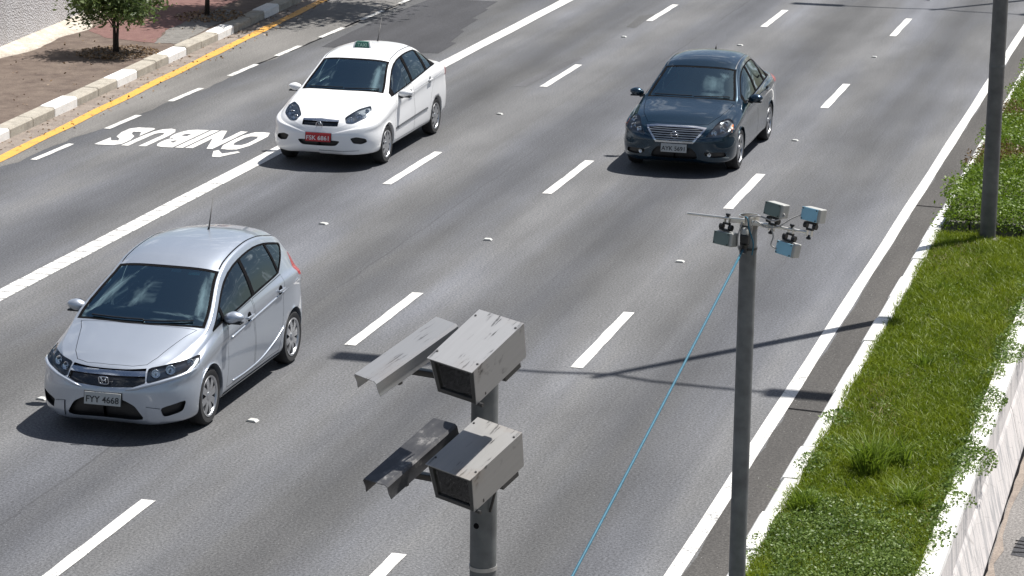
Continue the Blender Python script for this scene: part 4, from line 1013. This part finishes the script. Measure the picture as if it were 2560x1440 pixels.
    def bar(a, b, w_):
        a = ec+e1*a[0]*es+e2*a[1]*es; b = ec+e1*b[0]*es+e2*b[1]*es; mb.tube([a, b], w_*es, 6)
    def ring(rx, ry, w_, n=28, k=2.0):
        pts = [ec+e1*rx*es*math.copysign(abs(math.cos(t))**(2/k), math.cos(t))+e2*ry*es*math.copysign(abs(math.sin(t))**(2/k), math.sin(t)) for t in np.linspace(0, 2*math.pi, n+1)]; mb.tube(pts, w_*es, 6, False)
    if ek == 'H': ring(1.0, .82, .11, k=4.0); bar((-.5, .62), (-.36, -.62), .12); bar((.5, .62), (.36, -.62), .12); bar((-.42, 0), (.42, 0), .10)
    elif ek == 'bar': ring(1, 1, .13); bar((-1.25, 0), (1.25, 0), .17)
    else: ring(1, 1, .14); bar((-.6, -.55), (-.1, .6), .10); bar((-.1, -.6), (.35, .6), .10); bar((.3, -.6), (.7, .45), .10)
    mb.build('emblem', CHROME, root, True)
    # ---- antenna, roof sign
    ax, ay, al, at_ = spec['antenna']; h, nn = hit((ax, ay, 3), (0, 0, -1))
    mb = MB(); mb.tube([h+off-Vector((0, 0, .01)), h+off+Vector((0, .03, .03)), h+off+Vector((0, al*math.sin(R(at_)), al*math.cos(R(at_))))], [.016, .009, .004], 8); mb.build('antenna', BLACK, root, True)
    # ---- cabin
    cb = spec['cabin']; fl = cb['floor']
    mb = MB(); yb_ = ws[0]+.10; prof = [(yb_-.12, .30), (yb_-.12, F['zc'](ws[0])-.10), (yb_+.10, F['zc'](ws[0])-.06), (yb_+.42, F['zc'](ws[0])-.03), (yb_+.52, F['zc'](ws[0])-.12), (yb_+.50, .30)]
    mb.prism(prof, -.66, .66, lambda a, b, h: (h, a-L/2, b)); mb.build('dashboard', DASHM, root)
    mb = MB(); mb.box((0, (yb_+S.wy[1]+.2)/2-L/2, .36), (1.36, S.wy[1]+.2-yb_, .06)); mb.build('cabin_floor', DARKIN, root)
    for s in (1, -1):
        mb = MB(); mb.box((s*.70, (yb_+3.0)/2-L/2, .60), (.05, 3.0-yb_, .55)); mb.build('door_lining', DARKIN, root)
    def seat(x, y, w_, name='seat'):
        mb = MB(); mb.box((x, y-L/2, .52), (w_, .50, .18), bev=.06); mb.box((x, y+.30-L/2, .84), (w_, .16, .60), rot=rotm(0, -14, 0), bev=.06); o = mb.build(name, SEATM, root, 50)
        mb = MB(); mb.box((x, y+.40-L/2, 1.19), (min(.27, w_*.6), .09, .17), rot=rotm(0, -10, 0), bev=.04); mb.build('headrest', SEATM, o, 50)
    seat(.36, cb['seat'], .48); seat(-.36, cb['seat'], .48); seat(0, cb['seat']+.95, 1.25, 'rear_seat')
    mb = MB(); sc_ = Vector((.36, cb['seat']-.42-L/2, .90)); rt_ = rotm(0, -62, 0); n = 24
    mb.tube([sc_+rt_ @ Vector((.18*math.cos(t), .18*math.sin(t), 0)) for t in np.linspace(0, 2*math.pi, n+1)], .015, 8, False); mb.tube([sc_+rt_ @ Vector((-.17, 0, 0)), sc_+rt_ @ Vector((.17, 0, 0))], .016, 6); mb.tube([sc_, sc_+rt_ @ Vector((0, 0, -.2))], .03, 8); mb.build('steering_wheel', BLACK, root, True)
    mb = MB(); p, nn = hit((0, ws[1]-.16, 3), (0, 0, -1)); mb.box(p+off-nn*.07+Vector((0, .05, -.01)), (.22, .03, .065), bev=.012); mb.tube([p+off-nn*.01, p+off-nn*.06+Vector((0, .05, 0))], .01, 6); mb.build('rear_view_mirror', BLACK, root)
    # ---- people inside
    for x, cloth, lab in spec['people']:
        person(spec, x, cb['seat'], cloth, lab, L, driver=(x > 0))
    if spec.get('extra'): spec['extra'](root, S, hit, off)
    return root
def person(spec, x, sy, cloth, lab, L, driver):
    wx, wy = spec['x'], spec['y']; base = Vector((wx+x, wy+sy, .56)); t = None
    J = {'pel': (0, .16, 0, .15), 'wst': (0, .20, .18, .14), 'chs': (0, .25, .38, .165), 'nek': (0, .27, .55, .062), 'hd1': (0, .25, .63, .085), 'hd2': (0, .245, .70, .098), 'top': (0, .25, .775, .075)}
    E = [('pel', 'wst'), ('wst', 'chs'), ('chs', 'nek'), ('nek', 'hd1'), ('hd1', 'hd2'), ('hd2', 'top')]
    for s, nm in ((1, 'l'), (-1, 'r')):
        hy, hz = (-.22, .36) if driver else (-.12, .04)
        J[nm+'sh'] = (s*.18, .26, .45, .068); J[nm+'el'] = (s*.25, .06, .24, .052); J[nm+'wr'] = (s*.16, hy, hz, .034); J[nm+'hp'] = (s*.09, .02, .0, .10); J[nm+'kn'] = (s*.13, -.36, .06, .075); J[nm+'ft'] = (s*.13, -.52, -.2, .055)
        for k in range(4): J[nm+'f%d' % k] = (s*(.155-.016*k), hy-.075+.006*abs(k-1), hz+.012, .010); E.append((nm+'wr', nm+'f%d' % k))
        J[nm+'th'] = (s*.115, hy-.035, hz+.03, .011); E.append((nm+'wr', nm+'th'))
        E += [('chs', nm+'sh'), (nm+'sh', nm+'el'), (nm+'el', nm+'wr'), ('pel', nm+'hp'), (nm+'hp', nm+'kn'), (nm+'kn', nm+'ft')]
    ks = list(J); me = bpy.data.meshes.new('person'); me.from_pydata([J[k][:3] for k in ks], [(ks.index(a), ks.index(b)) for a, b in E], []); o = link('person', me, cloth); o.location = base
    sk = o.modifiers.new('skin', 'SKIN'); sk.use_smooth_shade = True; ld = me.skin_vertices[0].data
    for i, k in enumerate(ks): ld[i].radius = (J[k][3], J[k][3]*(.8 if k in ('wst', 'chs', 'pel') else 1)); ld[i].use_root = (k == 'pel')
    o.modifiers.new('sub', 'SUBSURF').levels = 1; o.modifiers['sub'].render_levels = 1
    tag(o, lab, 'person', 'people inside the cars')
    mb = MB(); bm = bmesh.new(); bmesh.ops.create_uvsphere(bm, u_segments=18, v_segments=12, radius=1)
    for v in bm.verts: v.co = Vector((v.co.x*.085, .245+v.co.y*.105, .70+v.co.z*.125))
    bm.verts.index_update(); V_ = [v.co.copy() for v in bm.verts]; F_ = [[v.index for v in f.verts] for f in bm.faces]; bm.free(); mb.add(V_, F_); mb.tube([(0, .13, .69), (0, .125, .665), (0, .145, .655)], [.012, .018, .008], 8); h = mb.build('head', SKIN, o, True)
    mb = MB(); mb.add([Vector((v.x*1.1, .255+(v.y-.245)*1.1, .71+(v.z-.70)*1.1)) for v in V_ if True], [f for f in F_ if sum(V_[i].z for i in f)/len(f) > .72 or sum(V_[i].y for i in f)/len(f) > .29]); mb.build('hair', HAIR, h, True)
    for s in (1, -1):
        mb = MB(); mb.lathe([(0, -.004), (.011, -.002), (.012, .004)], 'Y', 10, (s*.033, .151, .705)); mb.build('eye', HAIR, h, True)
        mb = MB(); mb.box((s*.088, .25, .695), (.018, .04, .055), bev=.008); mb.build('ear', SKIN, h, 40)
    mb = MB(); mb.box((0, .148, .633), (.045, .012, .012), bev=.004); mb.build('mouth', mat('lips', (.3, .12, .1), .6), h, 40)
TEAL = mat('teal_shirt', (.03, .20, .20), .9); GREYS = mat('grey_shirt', (.16, .16, .17), .9); DARKS = mat('dark_shirt', (.05, .045, .05), .9)
HATCH = dict(name='hatchback_car', label='silver hatchback nearest the camera, in the lane beside the solid white line', paint=SILVER,
    x=-11.0, y=24.70, L=4.0, fo=.85, wb=2.54, ra=.345, rt=.305, tw=.19, spokes=8, twin=True, nz=.50, tz=.60, scoop=.016,
    keys=dict(
      zc=[(0, .72), (.12, .765), (.30, .84), (.60, .925), (.90, 1.01), (.97, 1.035), (1.08, 1.10), (1.83, 1.465), (1.98, 1.52), (2.2, 1.56), (2.55, 1.585), (2.95, 1.58), (3.4, 1.53), (3.70, 1.47), (3.80, 1.34), (3.92, 1.06), (3.97, .94), (4.0, .86)],
      xr=[(0, .60), (.45, .67), (.85, .735), (1.0, .75), (1.82, .60), (2.4, .575), (3.4, .55), (3.7, .54), (3.92, .60), (4.0, .60)],
      zr=[(0, .66), (.30, .79), (.60, .875), (.90, .945), (1.0, .985), (1.1, 1.04), (1.83, 1.405), (2.0, 1.462), (2.4, 1.518), (2.7, 1.532), (3.0, 1.512), (3.4, 1.44), (3.7, 1.355), (3.92, 1.02), (4.0, .82)],
      xb=[(0, .70), (.45, .765), (.90, .79), (1.75, .795), (3.3, .775), (3.75, .73), (4.0, .66)],
      zb=[(0, .60), (.30, .70), (.60, .79), (.90, .87), (1.2, .925), (1.75, .965), (2.3, 1.015), (2.8, 1.05), (3.3, 1.075), (3.75, 1.04), (4.0, .76)],
      xs=[(0, .80), (.5, .845), (.85, .847), (1.6, .835), (2.6, .835), (3.3, .847), (3.7, .82), (4.0, .74)],
      zs=[(0, .155), (.5, .17), (1.2, .175), (2.8, .185), (3.5, .22), (4.0, .26)],
      rake=[(.15, .06), (.22, .02), (.35, 0), (.50, .0), (.60, .03), (.70, .07), (.80, .10), (1.0, .10)], rrake=[(.2, .05), (.5, 0), (.8, 0), (1.1, .0)]),
    ws=(1.0, 1.81, -.10, -.04), rw=(3.90, 3.76, .03, .02), sw=(1.06, 3.60, .060), kick=(3.08, .42), panes=((1.10, 1.36, 0), (1.41, 2.22, .05), (2.30, 3.06, .02), (3.12, 3.54, .0)), ditch=(1.84, 3.64, .93),
    mirror=(1.40, 1.02, .875), wipers=((-.55, .05), (.05, .58)), plate=(.0, .44, 8, PLATEG, PTXTK, 'FYY 4668'), emblem=(0, .625, .052, 'H'), antenna=(0, 2.95, .36, 25),
    stickers=((.33, 1.70, .13, .05, mat('green_sticker', (.40, .90, .82), .6)), (.12, 1.71, .11, .05, mat('grey_sticker', (.5, .62, .66), .6))),
    cabin=dict(floor=.3, seat=1.75), people=((.36, DARKS, 'driver of the silver hatchback behind its reflecting windscreen'),), features=[])
TAXI = dict(name='taxi_car', label='white sedan taxi with green roof sign beside the bus lane', paint=WHITE,
    x=-13.53, y=38.68, L=4.36, fo=.83, wb=2.59, ra=.335, rt=.30, tw=.185, spokes=10, twin=False, nz=.50, tz=.62, scoop=.014, nxf=2.9, rxf=.50,
    keys=dict(
      zc=[(0, .74), (.14, .79), (.40, .88), (.75, .985), (1.05, 1.055), (1.12, 1.08), (1.22, 1.135), (1.87, 1.475), (2.02, 1.525), (2.27, 1.56), (2.6, 1.57), (2.95, 1.555), (3.25, 1.49), (3.85, 1.17), (3.95, 1.145), (4.2, 1.125), (4.30, 1.08), (4.36, .97)],
      xr=[(0, .60), (.5, .67), (1.05, .705), (1.15, .70), (1.85, .575), (2.5, .555), (3.2, .53), (3.85, .60), (4.0, .66), (4.36, .62)],
      zr=[(0, .68), (.40, .84), (.75, .925), (1.05, .985), (1.15, 1.02), (1.25, 1.075), (1.87, 1.415), (2.02, 1.455), (2.5, 1.495), (2.95, 1.48), (3.25, 1.41), (3.85, 1.13), (4.0, 1.10), (4.2, 1.075), (4.36, .93)],
      xb=[(0, .70), (.45, .76), (1.0, .79), (1.8, .80), (3.3, .785), (3.9, .755), (4.36, .68)],
      zb=[(0, .62), (.40, .75), (.75, .83), (1.05, .905), (1.4, .945), (2.0, .99), (2.8, 1.05), (3.4, 1.085), (3.9, 1.07), (4.2, 1.03), (4.36, .87)],
      xs=[(0, .79), (.5, .845), (.9, .85), (1.6, .84), (2.6, .84), (3.4, .852), (4.0, .82), (4.36, .74)],
      zs=[(0, .235), (.5, .23), (1.2, .21), (3.0, .22), (3.7, .25), (4.36, .31)],
      rake=[(.15, .07), (.24, .02), (.38, 0), (.52, .0), (.62, .03), (.72, .06), (.82, .09), (1.0, .09)], rrake=[(.2, .06), (.5, 0), (.9, .02), (1.1, .04)]),
    ws=(1.15, 1.84, -.10, -.04), rw=(3.80, 3.30, .03, .03), sw=(1.22, 3.66, .036), panes=((1.36, 2.20, .05), (2.28, 2.98, .10), (3.06, 3.34, .2)), ditch=(1.86, 3.2, .93), ditch_soft=True,
    mirror=(1.52, .985, .89), wipers=((-.55, .02), (.05, .58)), plate=(.0, .50, 6, PLATER, PTXTW, 'FSK 6861'), emblem=(0, .685, .05, 'slash'), antenna=(0, 2.9, .42, 32),
    cabin=dict(floor=.3, seat=1.95), people=((.36, GREYS, 'driver of the white taxi behind its windscreen'),), features=[])
SEDAN = dict(name='sedan_car', label='dark teal blue sedan with chrome framed grille in the lane near the median', paint=NAVY,
    x=-8.32, y=39.98, L=4.42, fo=.88, wb=2.53, ra=.34, rt=.315, tw=.20, spokes=5, twin=True, nz=.50, tz=.62, scoop=.014, nxf=2.9, rxf=.50, surround=SEAM, belt_chrome=True,
    keys=dict(
      zc=[(0, .73), (.14, .78), (.40, .87), (.80, .945), (1.12, 1.01), (1.19, 1.03), (1.30, 1.085), (1.97, 1.425), (2.12, 1.475), (2.37, 1.512), (2.7, 1.525), (3.0, 1.51), (3.3, 1.445), (3.88, 1.10), (3.98, 1.075), (4.25, 1.05), (4.36, 1.01), (4.42, .92)],
      xr=[(0, .62), (.5, .69), (1.12, .73), (1.22, .725), (1.95, .595), (2.6, .57), (3.25, .545), (3.88, .62), (4.0, .67), (4.42, .64)],
      zr=[(0, .67), (.40, .82), (.80, .895), (1.12, .945), (1.22, .98), (1.32, 1.035), (1.97, 1.365), (2.12, 1.41), (2.6, 1.45), (3.0, 1.435), (3.3, 1.365), (3.88, 1.06), (4.0, 1.035), (4.25, 1.005), (4.42, .87)],
      xb=[(0, .72), (.45, .785), (1.05, .82), (1.8, .83), (3.3, .81), (3.9, .78), (4.42, .70)],
      zb=[(0, .61), (.40, .74), (.80, .825), (1.12, .87), (1.5, .895), (2.1, .925), (2.8, .96), (3.4, .99), (3.9, .98), (4.25, .945), (4.42, .81)],
      xs=[(0, .82), (.5, .872), (.9, .88), (1.6, .87), (2.6, .87), (3.4, .88), (4.0, .85), (4.42, .77)],
      zs=[(0, .19), (.5, .20), (1.2, .19), (3.0, .20), (3.7, .23), (4.42, .28)],
      rake=[(.15, .07), (.24, .02), (.38, 0), (.52, .0), (.62, .03), (.72, .06), (.82, .09), (1.0, .09)], rrake=[(.2, .06), (.5, 0), (.9, .02), (1.1, .04)]),
    ws=(1.22, 1.94, -.10, -.04), rw=(3.83, 3.35, .03, .03), sw=(1.38, 3.72, .055), panes=((1.50, 2.28, .05), (2.36, 3.06, .08), (3.14, 3.42, .2)), ditch=(1.96, 3.25, .93), ditch_soft=True,
    mirror=(1.60, .985, .93), wipers=((-.58, .02), (.05, .60)), plate=(.0, .43, 6, PLATEG, PTXTK, 'AYK 5691'), emblem=(0, .625, .055, 'bar'), antenna=(0, 3.1, .10, 50),
    cabin=dict(floor=.3, seat=2.0), people=((.36, DARKS, 'driver of the dark blue sedan behind its windscreen'), (-.36, TEAL, 'passenger in a teal shirt in the front of the dark blue sedan')), features=[])
def both(r): return r+[(-x, y, z) for x, y, z in reversed(r) if abs(x) > 1e-6]
GBLK = mat('gloss_black_grille', (.010, .010, .012), .18, 0, .6)
DFW, DHL, DUP, DSD, DTL = (0, -1, 0), (.45, -.85, .28), (0, -.18, .98), (1, 0, 0), (.8, .52, .2)
HATCH['features'] = [
    ('lamp', 'headlight', [(.407, .213, .737), (.572, .311, .764), (.73, .506, .787), (.794, .692, .802), (.827, .588, .747), (.828, .496, .714), (.724, .301, .677), (.551, .148, .634), (.440, .085, .610)], DHL, LAMPG,
        dict(depth=.045, bulbs=((.50, .2, .69, .045), (.62, .3, .715, .05), (.76, .5, .755, .035)))),
    ('grille', 'grille', both([(0, .13, .727), (.2, .144, .728), (.398, .211, .737), (.425, .09, .612), (.312, .04, .572), (0, .015, .558)]), DFW, GBLK, dict(single=True, slats=((.672, .716),), bold=True)),
    ('recess', 'lower_intake', both([(0, 0, .46), (.22, 0, .44), (.337, .026, .379), (.433, .071, .226), (0, .019, .235)]), DFW, BLACK, dict(single=True, depth=.06)),
    ('recess', 'fog_lamp_pocket', [(.577, .109, .358), (.79, .304, .418), (.765, .268, .300), (.603, .138, .255)], (.4, -.9, 0), BLACK, dict(depth=.05)),
    ('trim', 'bumper_fin', [(.44, .07, .372), (.575, .109, .350), (.60, .138, .245), (.55, .11, .190), (.46, .07, .205)], (.3, -.95, 0), SILVER, dict(proud=.012)),
    ('panel', 'hood', both([(0, .175, .75), (.25, .19, .75), (.385, .245, .76), (.46, .37, .81), (.59, .81, .94), (.655, .955, .97), (.35, .915, 1.0), (0, .900, 1.0)]), DUP, SILVER, dict(single=True)),
    ('lamp', 'tail_lamp', [(.80, 3.60, .97), (.80, 3.80, .94), (.72, 3.87, 1.0), (.68, 3.80, 1.22), (.68, 3.70, 1.22), (.78, 3.58, 1.07)], DTL, REDL, dict(depth=.02, lens=REDL)),
    ('panel', 'door', [(.8, 1.31, .27), (.8, 1.375, .56), (.8, 1.40, .965), (.8, 2.16, 1.030), (.8, 2.18, .6), (.8, 2.14, .27)], DSD, SILVER, dict(handle=(2.02, .875))),
    ('panel', 'door', [(.8, 2.165, .27), (.8, 2.93, .27), (.8, 2.99, .45), (.8, 3.07, .72), (.8, 3.12, 1.092), (.8, 2.185, 1.032), (.8, 2.205, .6)], DSD, SILVER, dict(handle=(2.98, .945))),
    ('trim', 'sill_cover', [(.84, 1.25, .185), (.84, 2.98, .20), (.84, 2.98, .235), (.84, 1.25, .225)], DSD, SILVER, dict(proud=.012)),
]
TAXI['x'] = -13.575
TAXI['features'] = [
    ('lamp', 'headlight', [(.343, .235, .78), (.477, .496, .874), (.62, .679, .91), (.679, .555, .868), (.666, .365, .776), (.501, .167, .695), (.396, .13, .703)], (.4, -.8, .45), mat('pale_lamp_bowl', (.58, .61, .64), .25, .5),
        dict(depth=.045, bulbs=((.44, .22, .74, .05), (.55, .33, .79, .05), (.62, .5, .86, .03)))),
    ('grille', 'grille', both([(0, .173, .768), (.289, .169, .755), (.285, .076, .668), (0, .056, .662)]), DFW, GBLK, dict(single=True, slats=((.733, .768),), bold=True)),
    ('recess', 'lower_intake', both([(0, 0, .462), (.345, .029, .457), (.275, .015, .375), (0, .003, .370)]), DFW, BLACK, dict(single=True, depth=.05)),
    ('recess', 'fog_lamp_pocket', [(.483, .07, .499), (.57, .112, .521), (.694, .197, .489), (.715, .207, .439), (.642, .152, .408), (.528, .087, .422)], (.35, -.93, 0), BLACK, dict(depth=.04)),
    ('trim', 'bumper_lip', both([(0, .01, .30), (.40, .05, .30), (.62, .15, .31), (.62, .15, .255), (.40, .05, .25), (0, .01, .25)]), DFW, WHITE, dict(single=True, proud=.012)),
    ('panel', 'hood', both([(0, .205, .79), (.27, .205, .77), (.335, .265, .79), (.470, .52, .88), (.60, .72, .92), (.665, 1.06, .99), (.35, 1.03, 1.03), (0, 1.02, 1.04)]), DUP, WHITE, dict(single=True, gap=.004)),
    ('lamp', 'tail_lamp', [(.82, 3.95, .90), (.78, 4.18, .86), (.70, 4.30, .9), (.68, 4.28, 1.02), (.76, 4.08, 1.06), (.80, 3.95, 1.0)], DTL, REDL, dict(depth=.02, lens=REDL)),
    ('trim', 'side_moulding', [(.85, 1.24, .455), (.85, 2.92, .500), (.85, 2.92, .528), (.85, 1.24, .485)], DSD, mat('grey_moulding', (.16, .17, .18), .5), dict(proud=.010)),
    ('recess', 'waist_crease', [(.84, 1.42, .862), (.84, 3.9, .975), (.84, 3.9, .987), (.84, 1.42, .874)], DSD, WHITE, dict(depth=.012)),
    ('panel', 'door', [(.8, 1.22, .28), (.8, 1.20, .65), (.8, 1.36, .970), (.8, 2.20, 1.035), (.8, 2.24, .6), (.8, 2.20, .28)], DSD, WHITE, dict(gap=.005, handle=(2.05, .905))),
    ('panel', 'door', [(.8, 2.222, .28), (.8, 3.02, .28), (.8, 3.05, .45), (.8, 3.13, .7), (.8, 3.28, .9), (.8, 3.30, 1.105), (.8, 2.222, 1.037), (.8, 2.262, .6)], DSD, WHITE, dict(gap=.005, handle=(3.05, .955))),
]
SEDAN['features'] = [
    ('lamp', 'headlight', [(.447, .073, .596), (.55, .229, .729), (.62, .412, .81), (.724, .59, .832), (.80, .603, .787), (.822, .342, .664), (.775, .266, .605), (.604, .136, .595)], DHL, LAMPG,
        dict(depth=.045, bulbs=((.57, .18, .65, .045), (.68, .3, .67, .05), (.70, .45, .76, .04)), amber=[(.795, .43, .735), (.812, .50, .76), (.838, .41, .70), (.815, .335, .655)])),
    ('grille', 'grille', both([(0, .155, .755), (.30, .165, .752), (.465, .194, .730), (.434, .126, .679), (.291, .017, .508), (0, .002, .508)]), DFW, GBLK, dict(single=True, rim=.026, slats=((.545, .560), (.578, .593), (.611, .626), (.644, .659), (.677, .692), (.706, .716)), slatmat=mat('grille_bar_grey', (.30, .32, .34), .3, .8))),
    ('recess', 'lower_intake', both([(0, 0, .47), (.26, 0, .44), (.332, .024, .374), (.365, .043, .27), (0, .03, .262)]), DFW, BLACK, dict(single=True, depth=.05)),
    ('lamp', 'fog_lamp', [(.442, .049, .384), (.748, .225, .376), (.76, .251, .300), (.586, .117, .290), (.472, .063, .325)], (.3, -.95, 0), BLACK, dict(depth=.035, lens=None, bulbs=((.53, .08, .338, .03),))),
    ('panel', 'hood', both([(0, .20, .78), (.3, .215, .77), (.47, .245, .76), (.545, .40, .81), (.60, .54, .855), (.67, .90, .93), (.695, 1.13, .965), (.35, 1.10, 1.0), (0, 1.09, 1.01)]), DUP, NAVY, dict(single=True)),
    ('lamp', 'tail_lamp', [(.85, 3.75, .90), (.84, 4.1, .86), (.76, 4.32, .9), (.74, 4.32, 1.0), (.82, 4.05, 1.01), (.84, 3.8, .97)], DTL, REDL, dict(depth=.02, lens=REDL)),
    ('panel', 'door', [(.8, 1.36, .26), (.8, 1.33, .6), (.8, 1.42, .918), (.8, 2.28, .962), (.8, 2.32, .6), (.8, 2.28, .26)], DSD, NAVY, dict(handle=(2.12, .855), hmat=CHROME)),
    ('panel', 'door', [(.8, 2.302, .26), (.8, 3.0, .26), (.8, 3.03, .45), (.8, 3.1, .7), (.8, 3.25, .9), (.8, 3.3, 1.008), (.8, 2.302, .964), (.8, 2.342, .6)], DSD, NAVY, dict(handle=(3.08, .895), hmat=CHROME)),
]
def roof_sign(root, S, hit, off):
    h, nn = hit((-.03, 2.25, 3), (0, 0, -1)); c = h+off; t = MB()
    t.prism([(-.135, -.01), (.135, -.01), (.10, .085), (-.10, .085)], -.055, .055, lambda a, b, q: (c.x+a, c.y+q*(1-b*4), c.z+b)); o = t.build('roof_sign', GREEN, root, 30)
    e = MB()
    for s in (-1, 1): e.prism([(.128, -.008), (.152, -.008), (.125, .082), (.104, .084)], -.058, .058, lambda a, b, q: (c.x+s*a, c.y+q*(1-b*4), c.z+b))
    e.build('sign_end', WHITE, o, 30)
    me = text_mesh('TAXI', .075, .002)
    for v in me.vertices: v.co = Vector((c.x+v.co.x*.95, c.y-.0575+(v.co.y+.035)*.22, c.z+.036+v.co.y))
    link('sign_letters', me, mat('pale_green_print', (.30, .48, .40), .6), o)
TAXI['extra'] = roof_sign

def hatch_nose(root, S, hit, off):
    """raised creases of the bumper under the lamps, and the lower fins"""
    for s in (1, -1):
        pts = []
        for x, z in ((.24, .540), (.34, .560), (.44, .588), (.55, .614), (.64, .638), (.72, .660), (.79, .684), (.825, .703)):
            d = Vector((s*.45, -.85, 0)).normalized(); y = {.24: .02, .34: .04, .44: .08, .55: .14, .64: .2, .72: .29, .79: .4, .825: .5}[x]
            h, nn = hit(Vector((s*x, y, z))+d*1.5, -d)
            if h: pts.append(h+nn*.004+off)
        mb = MB(); mb.tube(pts, [.006]+[.017]*(len(pts)-2)+[.006], 10); mb.build('bumper_crease', SILVER, root, True)
def hatch_sides(root, S, hit, off):
    hatch_nose(root, S, hit, off)
    for s in (1, -1):
        for line in (((1.50, .300), (1.9, .292), (2.35, .318), (2.75, .400), (3.0, .490), (3.04, .515)), ((1.50, .770), (2.2, .825), (3.0, .895), (3.55, .950))):
            pts = []
            for y, z in line:
                h, nn = hit((s*2, y, z), (-s, 0, 0))
                if h: pts.append(h+nn*.001+off)
            mb = MB(); mb.tube(curve_pts(pts, 6), .0085, 8); mb.build('body_crease', SILVER, root, True)
HATCH['extra'] = hatch_sides
for sp_ in (HATCH, TAXI, SEDAN): build_car(sp_)
